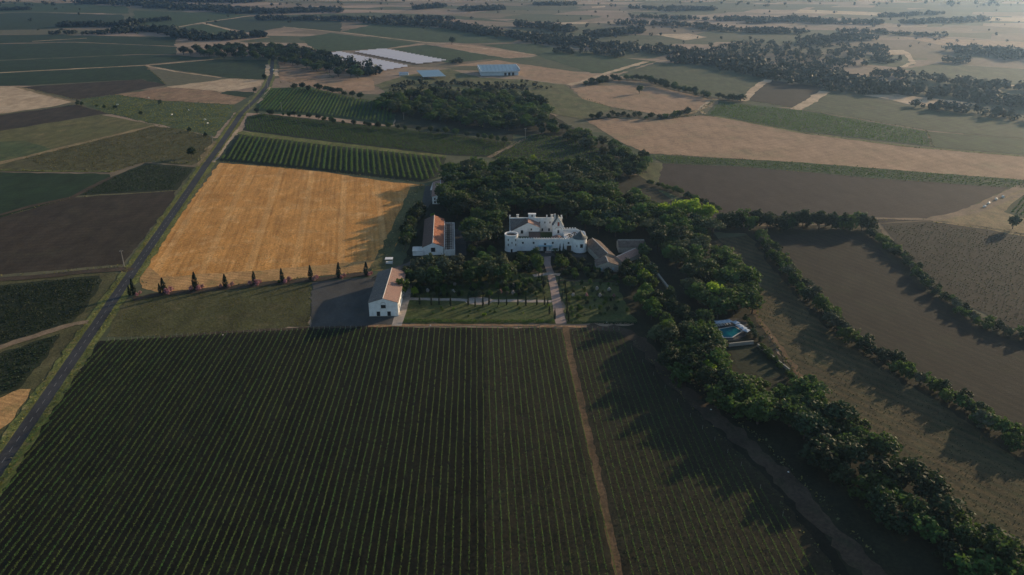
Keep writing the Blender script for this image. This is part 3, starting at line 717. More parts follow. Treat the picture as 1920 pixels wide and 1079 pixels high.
bush_vines([(1660,424),(1740,420),(1960,450),(1960,620),(1880,606),(1775,543),(1695,465)], -33, 3.4, 1.4, .45, 4, 'leaf_olive', 'vine_bushes', 'sparse vine bushes in rows at the right edge', 26, miss=.25)
bush_vines([(1350,193),(1500,208),(1733,248),(1744,274),(1500,246),(1375,222),(1330,216)], 58, 3.2, 2.6, .9, 4, 'leaf_trellis', 'vine_bushes', 'green vine bushes of the plot behind the tan field', 27)
bush_vines([(1210,291),(1500,306),(1700,322),(1960,342),(1960,355),(1885,351),(1640,334),(1400,312),(1250,306)], 58, 3.0, 2.4, .85, 4, 'leaf_mid', 'vine_bushes', 'green vine bushes of the narrow strip below the tan field', 28)
bush_vines([(1888,398),(1925,364),(1960,352),(1960,414)], 40, 2.6, 1.5, .7, 5, 'leaf_mid', 'vine_bushes', 'dark green vine bushes at the right edge by the fork', 29)

def tufts(name, label, px, n, size, mat, seed, world=False, lift=.08):
    rng = np.random.default_rng(seed); P = px if world else [G(*p) for p in px]
    A = np.array([p[:2] for p in P]); lo, hi = A.min(0), A.max(0); out = []
    while len(out) < n:
        q = lo + rng.uniform(0, 1, 2) * (hi - lo)
        if in_poly(q[0], q[1], P): out.append(q)
    c = np.repeat(np.array(out), 3, axis=0); c = c + rng.normal(0, size * .6, c.shape); k = len(c)
    C = np.concatenate([c, np.full((k, 1), .06) + np.abs(rng.normal(0, lift, (k, 1)))], axis=1)
    Nn = rng.normal(0, .7, (k, 3)) + np.array([0, 0, .8])
    tag(link(name, quads_mesh(name, cards(rng, C, Nn, np.full(k, size)), M[mat])), label, kind='stuff')
tufts('weeds', 'pale dry weeds between the vine rows of the right half', [(908,620),(1150,622),(1190,680),(1290,785),(1390,885),(1480,1000),(1540,1100),(912,1100)], 6500, .13, 'weed', 31)
# grass along both road edges
rng = np.random.default_rng(33); pts = []
for i in range(len(RW) - 1):
    a, b = np.array(RW[i]), np.array(RW[i + 1]); d = (b - a); Ls = np.linalg.norm(d); d = d / Ls; n = np.array((-d[1], d[0]))
    if a[1] > 760: break
    for q in range(int(Ls * 9)):
        sgn = rng.choice((-1, 1)); pts.append(a + d * rng.uniform(0, Ls) + n * sgn * (2.9 + abs(rng.normal(0, 1.1))))
c = np.array(pts); k = len(c)
C = np.concatenate([c, np.abs(rng.normal(.15, .15, (k, 1)))], axis=1)
tag(link('verge_grass', quads_mesh('verge_grass', cards(rng, C, rng.normal(0, .7, (k, 3)) + np.array([0, 0, .6]), np.full(k, .32)), M['grass_tuft'])), 'long yellow green grass along both road edges', kind='stuff')

# ------------------------------------------------------------------ trees
def crown_mesh(name, seed, lobes, n_clump, per, rc, size, mat, squash=.85, inner=.25):
    """lobes: (x,y,z,rx,rz). Clumps of leaves over the lobes' upper skin, some inside, gaps between"""
    rng = np.random.default_rng(seed); V = []
    W = np.array([l[3] ** 2 for l in lobes]); W = W / W.sum()
    for _ in range(n_clump):
        lx, ly, lz, rx, rz = lobes[rng.choice(len(lobes), p=W)]
        D = rng.normal(0, 1, 3); D[2] = D[2] * .9 + .25; D /= np.linalg.norm(D)
        f = rng.uniform(.82, 1.06) if rng.uniform() > inner else rng.uniform(.3, .8)
        cc = np.array([lx, ly, lz]) + D * np.array([rx, rx, rz]) * f
        r = rc * rng.uniform(.6, 1.35)
        E = rng.normal(0, 1, (per, 3)); E /= np.linalg.norm(E, axis=1)[:, None]
        C = cc + E * r * np.array([1, 1, squash]) * rng.uniform(.55, 1.05, per)[:, None]
        V.append(cards(rng, C, E + D * .35, np.full(per, size)))
    return quads_mesh(name, np.concatenate(V), mat)

def trunk_mesh(name, h, r, seed, limbs=4, reach=2.2, top=.5):
    rnd = random.Random(seed); mb = MB()
    mb.tube((0, 0, -.3), (rnd.uniform(-.15, .15), rnd.uniform(-.15, .15), h * .5), r, r * .7, 7)
    p = (0, 0, h * .48)
    for i in range(limbs):
        a = 2 * math.pi * (i + rnd.uniform(-.3, .3)) / limbs
        mb.tube((p[0], p[1], h * (.38 + .1 * rnd.random())), (math.cos(a) * reach, math.sin(a) * reach, h * (.5 + .4 * rnd.random() * top)), r * .5, r * .16, 5)
    mb.tube(p, (rnd.uniform(-.3, .3), rnd.uniform(-.3, .3), h), r * .65, r * .2, 6)
    return mb.mesh(name, M['bark'])

def lobes_round(seed, R, zc, rz, k=7, spread=.55):
    rnd = random.Random(seed); out = [(0, 0, zc, R * .72, rz * .8)]
    for i in range(k):
        a = 2 * math.pi * (i + rnd.uniform(-.35, .35)) / k; d = R * spread * rnd.uniform(.7, 1.15)
        out.append((math.cos(a) * d, math.sin(a) * d, zc + rz * rnd.uniform(-.35, .35), R * rnd.uniform(.38, .58), rz * rnd.uniform(.35, .55)))
    out.append((rnd.uniform(-.3, .3) * R, rnd.uniform(-.3, .3) * R, zc + rz * .55, R * .5, rz * .45))
    return out

PROTO = {}     # kind -> list of (crown mesh, trunk mesh); a unit tree is 10 m tall and about 8 m across
def protos(kind, mat, seeds, f):
    PROTO[kind] = [f(kind, M[mat], s) for s in seeds]
def round_tree(kind, mat, s):
    return crown_mesh('crown', s, lobes_round(s, 4.1, 5.6, 4.0), 125, 14, .9, .38, mat), trunk_mesh('trunk', 6.5, .28, s)
def pine_tree(kind, mat, s):
    return crown_mesh('crown', s, lobes_round(s, 4.4, 7.4, 1.9, 8, .6), 110, 13, .75, .36, mat, squash=.65), trunk_mesh('trunk', 8.0, .26, s, 5, 2.6)
def tall_tree(kind, mat, s):
    rnd = random.Random(s)
    lb = [(rnd.uniform(-.5, .5), rnd.uniform(-.5, .5), z, r, 1.9) for z, r in ((3.0, 2.2), (4.8, 2.6), (6.6, 2.3), (8.2, 1.5))]
    return crown_mesh('crown', s, lb, 95, 13, .75, .38, mat), trunk_mesh('trunk', 8.0, .24, s, 4, 1.4)
def shrub(kind, mat, s):
    return crown_mesh('foliage', s, lobes_round(s, 4.2, 3.9, 4.3, 6, .6), 80, 12, .9, .45, mat, inner=.15), trunk_mesh('stem', 4.0, .22, s, 4, 2.0)
def small_shrub(kind, mat, s):
    return crown_mesh('foliage', s, lobes_round(s, 4.2, 4.2, 4.6, 5, .5), 34, 10, 1.3, .85, mat, inner=.1), trunk_mesh('stem', 4.0, .35, s, 3, 2.0)
def cypress(kind, mat, s):
    rng = np.random.default_rng(s); n = 620; t = rng.uniform(0, 1, n) ** 1.15
    prof = np.where(t < .18, .55 + t * 2.5, 1.0 * (1 - ((t - .18) / .82) ** 1.6) + .04) * 1.35
    a = rng.uniform(0, 6.283, n); rr = prof * rng.uniform(.72, 1.08, n) * (1 + .12 * np.sin(a * 3 + t * 9))
    C = np.stack([np.cos(a) * rr, np.sin(a) * rr, .4 + t * 9.6], 1)
    Nn = np.stack([np.cos(a), np.sin(a), np.full(n, .5)], 1)
    return quads_mesh('crown', cards(rng, C, Nn, np.full(n, .34)), mat), trunk_mesh('trunk', 7.5, .16, s, 2, .3)
protos('oak', 'leaf_oak', (1, 2, 3, 4), round_tree)
protos('dark', 'leaf_dark', (5, 6, 7), round_tree)
protos('mid', 'leaf_mid', (8, 9, 10), round_tree)
protos('olive', 'leaf_olive', (11, 12), round_tree)
protos('lime', 'leaf_lime', (13, 14), round_tree)
protos('grey', 'leaf_grey', (15, 16), round_tree)
protos('pine', 'leaf_oak', (17, 18, 19), pine_tree)
protos('pinegrey', 'leaf_olive', (20, 21), pine_tree)
protos('tall', 'leaf_dark', (22, 23), tall_tree)
protos('bush', 'leaf_mid', (24, 25, 26), shrub)
protos('bushdark', 'leaf_dark', (27, 28), shrub)
protos('bushgrey', 'leaf_grey', (29,), shrub)
protos('bushlime', 'leaf_lime', (34,), shrub)
protos('cypress', 'leaf_cypress', (30, 31), cypress)
protos('pink', 'flower_pink', (32,), small_shrub)
protos('white', 'flower_white', (33,), small_shrub)
protos('ball', 'leaf_mid', (35, 36), small_shrub)
NAME = dict(oak='oak_tree', dark='evergreen_tree', mid='broadleaf_tree', olive='olive_tree', lime='lime_green_tree', grey='olive_tree', pine='umbrella_pine',
            pinegrey='umbrella_pine', tall='conifer_tree', bush='hedge_bush', bushdark='evergreen_bush', bushgrey='hedge_bush', bushlime='hedge_bush', cypress='cypress_tree', pink='pink_shrub', white='white_shrub', ball='round_shrub')
CATS = dict(oak_tree='oak tree', evergreen_tree='evergreen tree', broadleaf_tree='tree', olive_tree='tree', lime_green_tree='tree', umbrella_pine='pine tree', conifer_tree='conifer', hedge_bush='bush', evergreen_bush='evergreen bush', cypress_tree='cypress', pink_shrub='shrub', white_shrub='shrub', round_shrub='shrub')

def tree(kind, X, Y, h, label, group=None, rnd=None, wide=1.0, name=None):
    rnd = rnd or random.Random(int(X * 31 + Y * 17))
    cm, tm = rnd.choice(PROTO[kind])
    nm = name or NAME[kind]
    e = empty(nm, (X, Y, 0), rnd.uniform(0, 6.28), label, CATS.get(nm, 'tree'), group)
    s = h / 10.0; e.scale = (s * wide, s * wide, s)
    link(tm.name.split('.')[0], tm, e); link(cm.name.split('.')[0], cm, e)
    return e

def scatter(px, gap, kinds, hr, label, group, seed, avoid=(), wide=(.9, 1.15), world=False):
    rnd = random.Random(seed); P = px if world else [G(*p) for p in px]
    xs, ys = [p[0] for p in P], [p[1] for p in P]; placed = []
    area = (max(xs) - min(xs)) * (max(ys) - min(ys)); tries = int(area / (gap * gap) * 14)
    for _ in range(tries):
        x, y = rnd.uniform(min(xs), max(xs)), rnd.uniform(min(ys), max(ys))
        if not in_poly(x, y, P): continue
        if any(in_poly(x, y, a) for a in avoid) or any((x - a) ** 2 + (y - b) ** 2 < c * c for a, b, c in KEEP): continue
        h = rnd.uniform(*hr); g = gap * (.75 + .35 * (h - hr[0]) / (hr[1] - hr[0] + 1e-6))
        if any((x - a) ** 2 + (y - b) ** 2 < (g * .5 + c * .5) ** 2 for a, b, c in placed): continue
        placed.append((x, y, g))
        kd = rnd.choice(kinds); u, v = (x - min(xs)) / (max(xs) - min(xs)), (y - min(ys)) / (max(ys) - min(ys))
        sec = ('front' if v < .34 else 'back' if v > .67 else 'middle') + (' left' if u < .34 else ' right' if u > .67 else ' centre')
        q = (h - hr[0]) / (hr[1] - hr[0]); tree(kd, x, y, h, f'{"low " if q < .3 else "tall " if q > .7 else ""}{LOOK[kd]} {label}, {sec} part', group, rnd, rnd.uniform(*wide))
    return len(placed)

def line_of(px, gap, kinds, hr, label, group, seed, width=0.0, wide=(.9, 1.2), end='its left end'):
    rnd = random.Random(seed); P = [G(*p) for p in px]; k = 0
    for i in range(len(P) - 1):
        a, b = Vector(P[i]), Vector(P[i + 1]); n = max(1, round((b - a).length / gap)); nr = Vector((-(b - a).y, (b - a).x)).normalized()
        for q in range(n):
            p = a.lerp(b, (q + rnd.uniform(.15, .85)) / n) + nr * rnd.uniform(-width, width) * .5
            k += 1; kd = rnd.choice(kinds); tree(kd, p.x, p.y, rnd.uniform(*hr), f'{LOOK[kd]} {label}, {nth(k)} from {end}', group, rnd, rnd.uniform(*wide))
    return k

B_CASTLE = [(-8, 388), (46, 388), (46, 428), (-8, 428)]
B_ORANGE = [(-58, 378), (-22, 378), (-22, 446), (-58, 446)]
B_STONE = [(43, 372), (76, 372), (76, 418), (43, 418)]
B_SHED = [(-62, 470), (-44, 470), (-44, 540), (-62, 540)]
AV = [B_CASTLE, B_ORANGE, B_STONE, B_SHED]
counts = {}
KEEP = []
# trees that stand out
def at(px, py, z=0): x, y = G(px, py, z); return x, y
SINGLES = [('mid', 1008, 507, 8.6, 'bright topped round tree left of the castle path'), ('mid', 1052, 509, 9.2, 'bright topped round tree right of the castle path'),
    ('lime', 1246, 414, 12, 'bright lime green tree catching the sun, leftmost of the four'), ('lime', 1272, 414, 13, 'bright lime green tree catching the sun, second of the four'), ('lime', 1298, 414, 13.5, 'bright lime green tree catching the sun, third of the four'), ('lime', 1324, 418, 12.5, 'bright lime green tree catching the sun, rightmost of the four'),
    ('lime', 1336, 572, 11.5, 'bright green tree standing above the swimming pool'), ('lime', 1322, 712, 8.5, 'small bright green tree in the lower tree strip'), ('lime', 1206, 532, 8, 'bright green tree at the lower end of the right garden'), ('mid', 836, 392, 12, 'sunlit tree over the white walled outbuilding'),
    ('mid', 828, 374, 10, 'green tree hiding the white roofed outbuilding'), ('lime', 812, 412, 4, 'small yellow green bush behind the orange barn'),
    ('dark', 847, 84, 14, 'lone round tree beside the far tan strip'), ('oak', 1199, 176, 10, 'lone round tree in the middle of the tan field'),
    ('dark', 360, 296, 9, 'big round bush left of the road'), ('dark', 1898, 430, 9, 'dark tree at the right edge by the track fork'), ('tall', 925, 420, 15, 'tall dark conifer left of the castle keep'), ('tall', 905, 400, 14, 'second tall dark conifer in the castle wood'),
    ('mid', 754, 557, 10, 'small round tree growing against the white barn roof'), ('lime', 778, 556, 4.6, 'small yellow green tree beside the barn path'),
    ('bushlime', 1000, 302, 6, 'yellow green bush at the back edge of the castle wood'), ('bushlime', 925, 320, 5, 'second yellow green bush at the back edge of the castle wood'), ('bush', 1121, 514, 5, 'leafy bush hiding the left corner of the blue shuttered house'), ('dark', 1176, 508, 7, 'dark tree right of the pinkish roof'), ('oak', 1207, 486, 9, 'tree beside the wide roofed stone house'), ('bushdark', 1162, 521, 4.5, 'dark bush right of the blue shuttered house'), ('oak', 1018, 238, 14, 'sunlit pale green tree at the end of the middle wood')]
for k, x, y, h, lab in SINGLES:
    X, Y = at(x, y); tree(k, X, Y, h, lab); KEEP.append((X, Y, h * .42))
counts['wood'] = scatter([(822,352),(860,330),(930,322),(1010,324),(1090,328),(1140,345),(1150,380),(1130,415),(1065,412),(950,405),(940,430),(938,462),(905,478),(880,470),(868,420),(840,400),(818,385)], 8.8, ['oak','dark','pine','dark','oak','pinegrey','mid'], (10, 14.5),
        'tree in the wood behind the castle', 'trees of the castle wood', 41, AV, wide=(1.15, 1.45))
counts['wood2'] = scatter([(1085,452),(1120,385),(1190,378),(1225,405),(1330,432),(1340,455),(1290,468),(1235,460),(1215,440),(1112,456)], 8.2, ['oak','dark','pinegrey','oak','mid'], (9, 12.5),
        'tree between castle and brown fields', 'trees right of the castle', 42, AV, wide=(1.1, 1.4))
counts['clump'] = scatter([(1096,318),(1150,300),(1205,306),(1208,335),(1120,342)], 8, ['dark','oak','bushdark'], (7, 11), 'tree of the clump above the orchard meadow', 'trees above the orchard meadow', 43)
counts['row'] = line_of([(1345,424),(1420,428),(1500,428),(1560,426),(1640,432)], 2.8, ['bushdark','dark','bushdark','bush'], (9.5, 12), 'tree of the row under the ploughed field', 'trees along the ploughed field', 44, 12, (.9, 1.1))
counts['right'] = scatter([(1225,470),(1290,462),(1350,490),(1395,525),(1418,585),(1400,600),(1340,600),(1300,566),(1280,520),(1250,490)], 7.6, ['oak','mid','dark','oak','olive'], (9, 13),
        'tree between garden wall and fallow field', 'trees right of the garden wall', 45, [B_STONE], wide=(1.1, 1.35))
counts['left'] = scatter([(1172,520),(1210,508),(1235,545),(1262,580),(1310,606),(1320,618),(1255,634),(1215,606),(1190,565)], 7.6, ['mid','oak','dark'], (7, 11), 'tree between garden lawn and garden wall', 'trees left of the garden wall', 46)
counts['low'] = scatter([(1225,635),(1330,632),(1346,660),(1360,722),(1440,752),(1500,742),(1545,770),(1515,830),(1400,790),(1310,752),(1250,695)], 6.2, ['mid','oak','dark','bush','olive'], (7.5, 11.5), 'tree below the pool', 'trees below the pool', 47, wide=(1.1, 1.35))
counts['bottom'] = scatter([(1490,770),(1560,790),(1640,862),(1740,945),(1860,1025),(1960,1090),(1960,1150),(1790,1080),(1640,975),(1540,885)], 5.8, ['oak','dark','bush','bushdark'], (8, 12), 'tree of the strip reaching the corner', 'trees of the lower right strip', 48, wide=(1.1, 1.4))
counts['band'] = scatter([(752,530),(800,514),(880,513),(952,514),(955,534),(860,540),(765,544)], 5.6, ['olive','grey','olive','oak'], (9, 12), 'tree in front of the orange barn', 'trees in front of the orange barn', 49)
counts['barnleft'] = scatter([(768,410),(790,398),(792,450),(770,478),(757,470)], 5.0, ['dark','oak','bushdark'], (7.5, 11), 'tree left of the orange barn', 'trees left of the orange barn', 50, [B_ORANGE])
counts['front'] = scatter([(966,484),(1012,480),(1016,512),(965,514)], 4.2, ['bushdark','mid','bush','bushdark'], (3.5, 6), 'plant left of the castle path', 'bushes left of the castle path', 51)
counts['front2'] = scatter([(1040,482),(1066,480),(1072,494),(1122,498),(1180,514),(1186,530),(1070,526),(1046,512)], 4.6, ['bushdark','dark','bush','bushdark'], (3.2, 5.5), 'plant between castle path and stone houses', 'bushes right of the castle path', 52)
counts['front3'] = scatter([(878,478),(942,480),(948,505),(900,508)], 5.2, ['dark','oak','mid'], (5, 8), 'tree between orange barn and round tower', 'trees left of the round tower', 53, AV)
counts['courtfront'] = line_of([(1378,712),(1420,730),(1462,728),(1500,728)], 3.2, ['bush','bushdark'], (2.8, 4.4), 'bush at the lower edge of the court', 'bushes below the walled court', 54, 3)
# hedges right
counts['hedge1'] = line_of([(1425,446),(1455,486),(1500,540),(1545,590),(1600,640),(1660,680),(1730,722),(1800,762),(1870,812),(1935,860)], 2.6, ['bush','bushdark','bush','bush','bushgrey'], (5.2, 8.2), 'bush of the hedge beside the fallow field', 'bushes of the first hedge', 61, 6, (.95, 1.25), 'the castle end')
counts['hedge2'] = line_of([(1640,440),(1680,480),(1720,516),(1770,560),(1830,606),(1890,625),(1950,640)], 2.5, ['bush','bushgrey','bushdark','bush'], (3.6, 5.8), 'bush of the hedge before the right vine plot', 'bushes of the second hedge', 62, 6, (1.0, 1.3), 'the castle end')
counts['hedge3'] = line_of([(1215,345),(1262,360),(1320,384),(1350,398)], 3.6, ['bush','bushdark','mid'], (3.5, 5.5), 'bush of the hedge beside the ploughed field', 'bushes beside the ploughed field', 63, 2)
counts['courthedge'] = line_of([(1424,655),(1450,678),(1480,706),(1505,730)], 3.5, ['bush','mid'], (2.6, 4.2), 'bush of the hedge beside the walled court', 'bushes beside the walled court', 64, 2)
counts['poolhedge'] = line_of([(1400,600),(1412,622),(1424,645)], 4, ['bush','bushdark'], (3, 4.6), 'bush between swimming pool and fallow field', 'bushes beside the pool', 65, 2)
# the row of small trees between the two vineyards
counts['treerow'] = line_of([(480,214),(560,222),(640,234),(740,244),(830,252),(900,262),(960,272)], 9.0, ['dark','oak','dark'], (4.2, 7.2), 'small tree of the row between two vineyards', 'small trees between the vineyards', 66, 3)
counts['bushrow'] = line_of([(548,166),(590,170),(640,179),(676,187)], 12, ['dark','bushdark'], (6, 9), 'bush above the light green vineyard', 'bushes above the light green vineyard', 67, 3, (1.1, 1.6))
# middle wood
counts['mwood'] = scatter([(704,200),(735,184),(800,180),(900,180),(1000,188),(1026,214),(1022,240),(940,246),(850,238),(738,214)], 11, ['oak','dark','mid','bush','olive'], (8.5, 13), 'tree of the wood beyond the vineyards', 'trees of the middle wood', 71, wide=(1.25, 1.6))
counts['mwood2'] = line_of([(1010,246),(1060,252),(1110,272),(1160,296),(1200,314)], 4.5, ['oak','dark','olive','bush'], (6, 10.5), 'tree of the belt along the tan field edge', 'trees along the tan field', 72, 26, (1.1, 1.4))
counts['mhedge'] = line_of([(1096,162),(1149,150),(1217,154),(1250,166),(1337,186),(1395,192)], 6.5, ['dark','bushdark','oak'], (6, 10), 'tree of the hedge behind the lone tree', 'trees behind the lone tree', 73, 10, (1.1, 1.5))
counts['mhedge2'] = line_of([(1101,224),(1173,218),(1217,224),(1275,219),(1296,210)], 6, ['dark','bushdark','bush'], (4, 8), 'bush of the hedge below the lone tree', 'bushes below the lone tree', 74, 8, (1.1, 1.5))
counts['leftwood'] = scatter([(330,102),(420,94),(500,92),(560,96),(606,108),(690,150),(640,146),(560,128),(500,114),(420,112)], 17, ['dark','oak','dark'], (10, 15), 'tree of the wood at the road end', 'trees at the far road end', 75, wide=(1.2, 1.6))
counts['leftbits'] = line_of([(140,198),(190,201),(230,205)], 14, ['bushdark'], (3, 5), 'bush at the edge of the grazing meadow', 'bushes of the meadow edge', 76, 6)
for x, y, h, lab in [(265, 216, 5, 'dark bush in the middle of the grazing meadow'), (300, 196, 6, 'dark bush at the upper meadow edge'), (355, 247, 5, 'dark bush in the lower meadow corner'), (385, 256, 4.5, 'dark bush next to the road below the meadow'), (146, 197, 6, 'dark bush at the corner of the narrow brown strip'), (478, 172, 6, 'small round bush beside the small bright green plot'), (497, 150, 9, 'dark tree beside the far road')]:
    X, Y = at(x, y); tree('bushdark', X, Y, h, lab)

# far tree belts and scrub: one mass
def far_woodland():
    rng = np.random.default_rng(81); rnd = random.Random(81); pts = []
    belts = [([(95,51),(160,49),(225,51),(262,43),(318,39)], 30, 11), ([(90,65),(150,64),(205,65)], 18, 9), ([(215,64),(260,59),(300,58),(340,68),(400,76),(450,72),(490,68)], 46, 12),
        ([(145,6),(230,7),(300,13),(400,19),(480,25),(560,23),(640,21)], 80, 12), ([(220,3),(330,2),(480,5)], 90, 12), ([(-40,20),(60,19)], 40, 9), ([(480,38),(613,38),(697,41),(747,37),(850,39)], 34, 11), ([(693,43),(847,51),(913,64),(980,71),(1119,84)], 46, 12),
        ([(780,18),(833,14)], 40, 13), ([(870,21),(943,18)], 50, 13), ([(967,51),(1010,52),(1073,62)], 34, 13), ([(1040,98),(1120,101),(1168,107)], 24, 10), ([(1000,76),(1092,86),(1217,96),(1325,106),(1410,133),(1465,146)], 55, 11),
        ([(1101,70),(1150,66),(1202,61)], 40, 13), ([(1154,46),(1236,47),(1325,53),(1340,59),(1458,62)], 30, 11), ([(1250,117),(1347,122),(1395,135)], 30, 11), ([(1400,44),(1503,39),(1533,44),(1656,46)], 34, 12), ([(1400,61),(1517,63)], 30, 11), ([(1570,61),(1672,65),(1775,70)], 26, 10),
        ([(1506,82),(1578,77),(1628,72)], 46, 12), ([(1428,141),(1545,159),(1578,157),(1622,165),(1678,173),(1761,181),(1873,191),(1950,203)], 42, 12), ([(1645,141),(1745,153),(1950,174)], 30, 10), ([(1709,202),(1770,206),(1856,217),(1950,231)], 22, 9),
        ([(1790,100),(1873,100),(1950,116)], 60, 12), ([(1762,116),(1817,119)], 30, 10), ([(1180,16),(1340,20)], 40, 10), ([(1000,10),(1080,9)], 40, 10), ([(1180,34),(1330,38)], 34, 10), ([(1340,38),(1460,40)], 50, 10), ([(1700,45),(1860,38)], 40, 10),
        ([(1240,22),(1340,17)], 40, 9), ([(1650,33),(1760,26)], 40, 9), ([(500,102),(560,100),(620,118),(700,142)], 30, 11), ([(740,160),(800,158),(860,160),(1000,168)], 30, 5), ([(840,120),(870,117)], 18, 8), ([(1540,168),(1640,178)], 20, 10)]
    for px, w, h in belts:
        P = [Vector(G(*p)) for p in px]
        for i in range(len(P) - 1):
            a, b = P[i], P[i + 1]; nr = Vector((-(b - a).y, (b - a).x)).normalized(); n = int((b - a).length * w / 85) + 2
            for _ in range(n):
                p = a.lerp(b, rnd.random()) + nr * rnd.gauss(0, .3) * w
                pts.append((p.x, p.y, h * rnd.uniform(.5, 1.15)))
    areas = [([(1320,88),(1420,80),(1660,88),(1690,118),(1560,132),(1420,132),(1330,112)], 400, 8), ([(1460,128),(1560,135),(1640,160),(1560,155)], 120, 9), ([(980,20),(1960,20),(1960,110),(1300,110),(1000,60)], 130, 5.5), ([(-60,8),(980,8),(980,60),(-60,60)], 50, 6), ([(-60,0),(1980,0),(1980,14),(-60,14)], 150, 8), ([(730,158),(990,154),(1050,166),(980,172),(730,174)], 110, 4.0)]
    for px, n, h in areas:
        P = [G(*p) for p in px]; xs, ys = [p[0] for p in P], [p[1] for p in P]; k = 0
        while k < n:
            x, y = rnd.uniform(min(xs), max(xs)), rnd.uniform(min(ys), max(ys))
            if in_poly(x, y, P): pts.append((x, y, h * rnd.uniform(.4, 1.2))); k += 1
    for _ in range(1500):                                          # beyond the frame and towards the horizon
        r, a = rnd.uniform(2700, 6500), rnd.uniform(-.9, .9); pts.append((r * math.sin(a), r * math.cos(a), rnd.uniform(6, 13)))
    A = np.array(pts); nc = 34
    c = np.repeat(A, nc, axis=0); k = len(c)
    D = rng.normal(0, 1, (k, 3)); D /= np.linalg.norm(D, axis=1)[:, None]
    h = c[:, 2:3]; wd = np.repeat(rng.uniform(.42, .75, (len(A), 1)), nc, axis=0)
    C = np.concatenate([c[:, :2], h * .52], axis=1) + D * np.concatenate([h * wd, h * wd, h * .46], axis=1) * rng.uniform(.6, 1.05, (k, 1))
    o = link('far_woodland', quads_mesh('far_woodland', cards(rng, C, D + np.array([0, 0, .2]), (h * .19).ravel()), M['leaf_far']))
    tag(o, 'distant dark tree belts and scrub merging into the haze', kind='stuff')
far_woodland()

def margin_scrub():
    rng = np.random.default_rng(85); CC, SS = [], []
    lines = [([(-60,318),(100,322),(213,323)], 1.0, .9), ([(213,322),(268,305),(330,302)], 1.2, .7), ([(45,296),(290,237)], .6, .35), ([(290,236),(333,243),(398,258)], 1.2, .7), ([(150,187),(220,179),(290,189),(440,198)], 1.4, .6), ([(145,197),(202,213),(292,235)], .8, .5),
        ([(-60,521),(120,511),(228,500)], .8, .8), ([(-60,224),(145,197)], .7, .5), ([(330,358),(137,371),(-60,423)], .6, .4), ([(380,300),(345,308),(300,304)], 1.5, .8), ([(430,150),(497,150)], 1.0, .5), ([(520,155),(545,156),(640,143)], 1.2, .7), ([(560,128),(612,137),(625,147)], 1.4, .9),
        ([(411,303),(500,312),(650,327),(795,343)], .7, .8), ([(447,250),(600,268),(836,294)], .6, .5), ([(1212,289),(1500,306),(1700,322),(1960,342)], .7, .6), ([(1320,217),(1372,223),(1500,249),(1700,276),(1960,298)], .8, .8), ([(1735,246),(1752,277)], 1.2, .8), ([(1240,307),(1400,314),(1640,336),(1890,353)], .6, .6),
        ([(1640,414),(1735,413)], .8, .6), ([(1740,416),(1840,428),(1960,448)], .8, .6), ([(1312,452),(1370,485),(1405,540),(1425,606),(1480,690),(1530,745)], 1.1, .7), ([(200,633),(400,626),(582,615)], .35, .5), ([(186,640),(60,820),(-60,990)], .5, .6), ([(264,505),(262,528),(300,548),(480,531),(640,515),(716,507)], .5, .4),
        ([(585,530),(582,612)], .4, .4), ([(770,490),(746,455),(790,345)], .8, .5), ([(1190,640),(1260,724),(1330,800),(1420,890),(1510,1000),(1580,1100)], .5, .6), ([(1240,660),(1320,740),(1420,820),(1520,920),(1640,1040)], .9, .8), ([(1340,190),(1312,206),(1322,216),(1250,224)], 1.5, .8), ([(1090,186),(1150,203),(1240,218)], 1.3, .7), ([(1505,206),(1740,246)], .8, .6), ([(1500,206),(1400,188)], 1.0, .6),
        ([(272,123),(312,160)], .9, .6), ([(40,164),(145,188)], .8, .5), ([(860,232),(960,246)], 1.4, .7), ([(900,258),(962,268),(920,296)], 1.2, .6)]
    for px, h, dens in lines:
        P = [np.array(G(*p)) for p in px]
        for i in range(len(P) - 1):
            a, b = P[i], P[i + 1]; d = b - a; Ls = np.linalg.norm(d); d = d / Ls; n = np.array((-d[1], d[0])); k = int(Ls * 3.2 * dens)
            if k < 1: continue
            t = rng.uniform(0, Ls, k); ph = rng.uniform(0, 6.28, 2)
            w = .5 + .5 * np.sin(t * .11 + ph[0]) * np.sin(t * .031 + ph[1]); keep = rng.uniform(0, 1, k) < .35 + .65 * w; t, w = t[keep], w[keep]; k = len(t)
            s_ = rng.normal(0, .7, k); z = np.abs(rng.normal(0, .5, k)) * h * (.5 + w) + .05
            CC.append(np.stack([a[0] + d[0] * t + n[0] * s_, a[1] + d[1] * t + n[1] * s_, z], 1)); SS.append(.25 + .3 * rng.uniform(0, 1, k) * min(1.5, h))
    C, S = np.concatenate(CC), np.concatenate(SS); k = len(C)
    mi = (rng.uniform(0, 1, k) < .3).astype(int)
    tag(link('field_margin_weeds', quads_mesh('field_margin_weeds', cards(rng, C, rng.normal(0, .6, (k, 3)) + np.array([0, 0, .6]), S), [M['leaf_olive'], M['grass_tuft']], mi)), 'scruffy weeds and brambles along the field margins', kind='stuff')
margin_scrub()
tufts('dry_weeds', 'dry weeds scattered over the rough olive grass plot', [(45,297),(290,238),(333,243),(398,258),(386,296),(268,304),(213,320),(100,321)], 2600, .4, 'weed', 86, lift=.15)
tufts('meadow_weeds', 'tufts of taller grass in the grazing meadow', [(155,188),(222,180),(290,190),(440,199),(402,255),(333,241),(202,212)], 1800, .5, 'grass_tuft', 87, lift=.15)
tufts('fallow_weeds', 'dull weeds scattered over the fallow field', [(1330,455),(1412,446),(1450,495),(1540,590),(1640,672),(1760,758),(1960,880),(1960,1060),(1720,925),(1590,796),(1480,686),(1425,602),(1400,540)], 3200, .15, 'leaf_olive', 88, lift=.06)
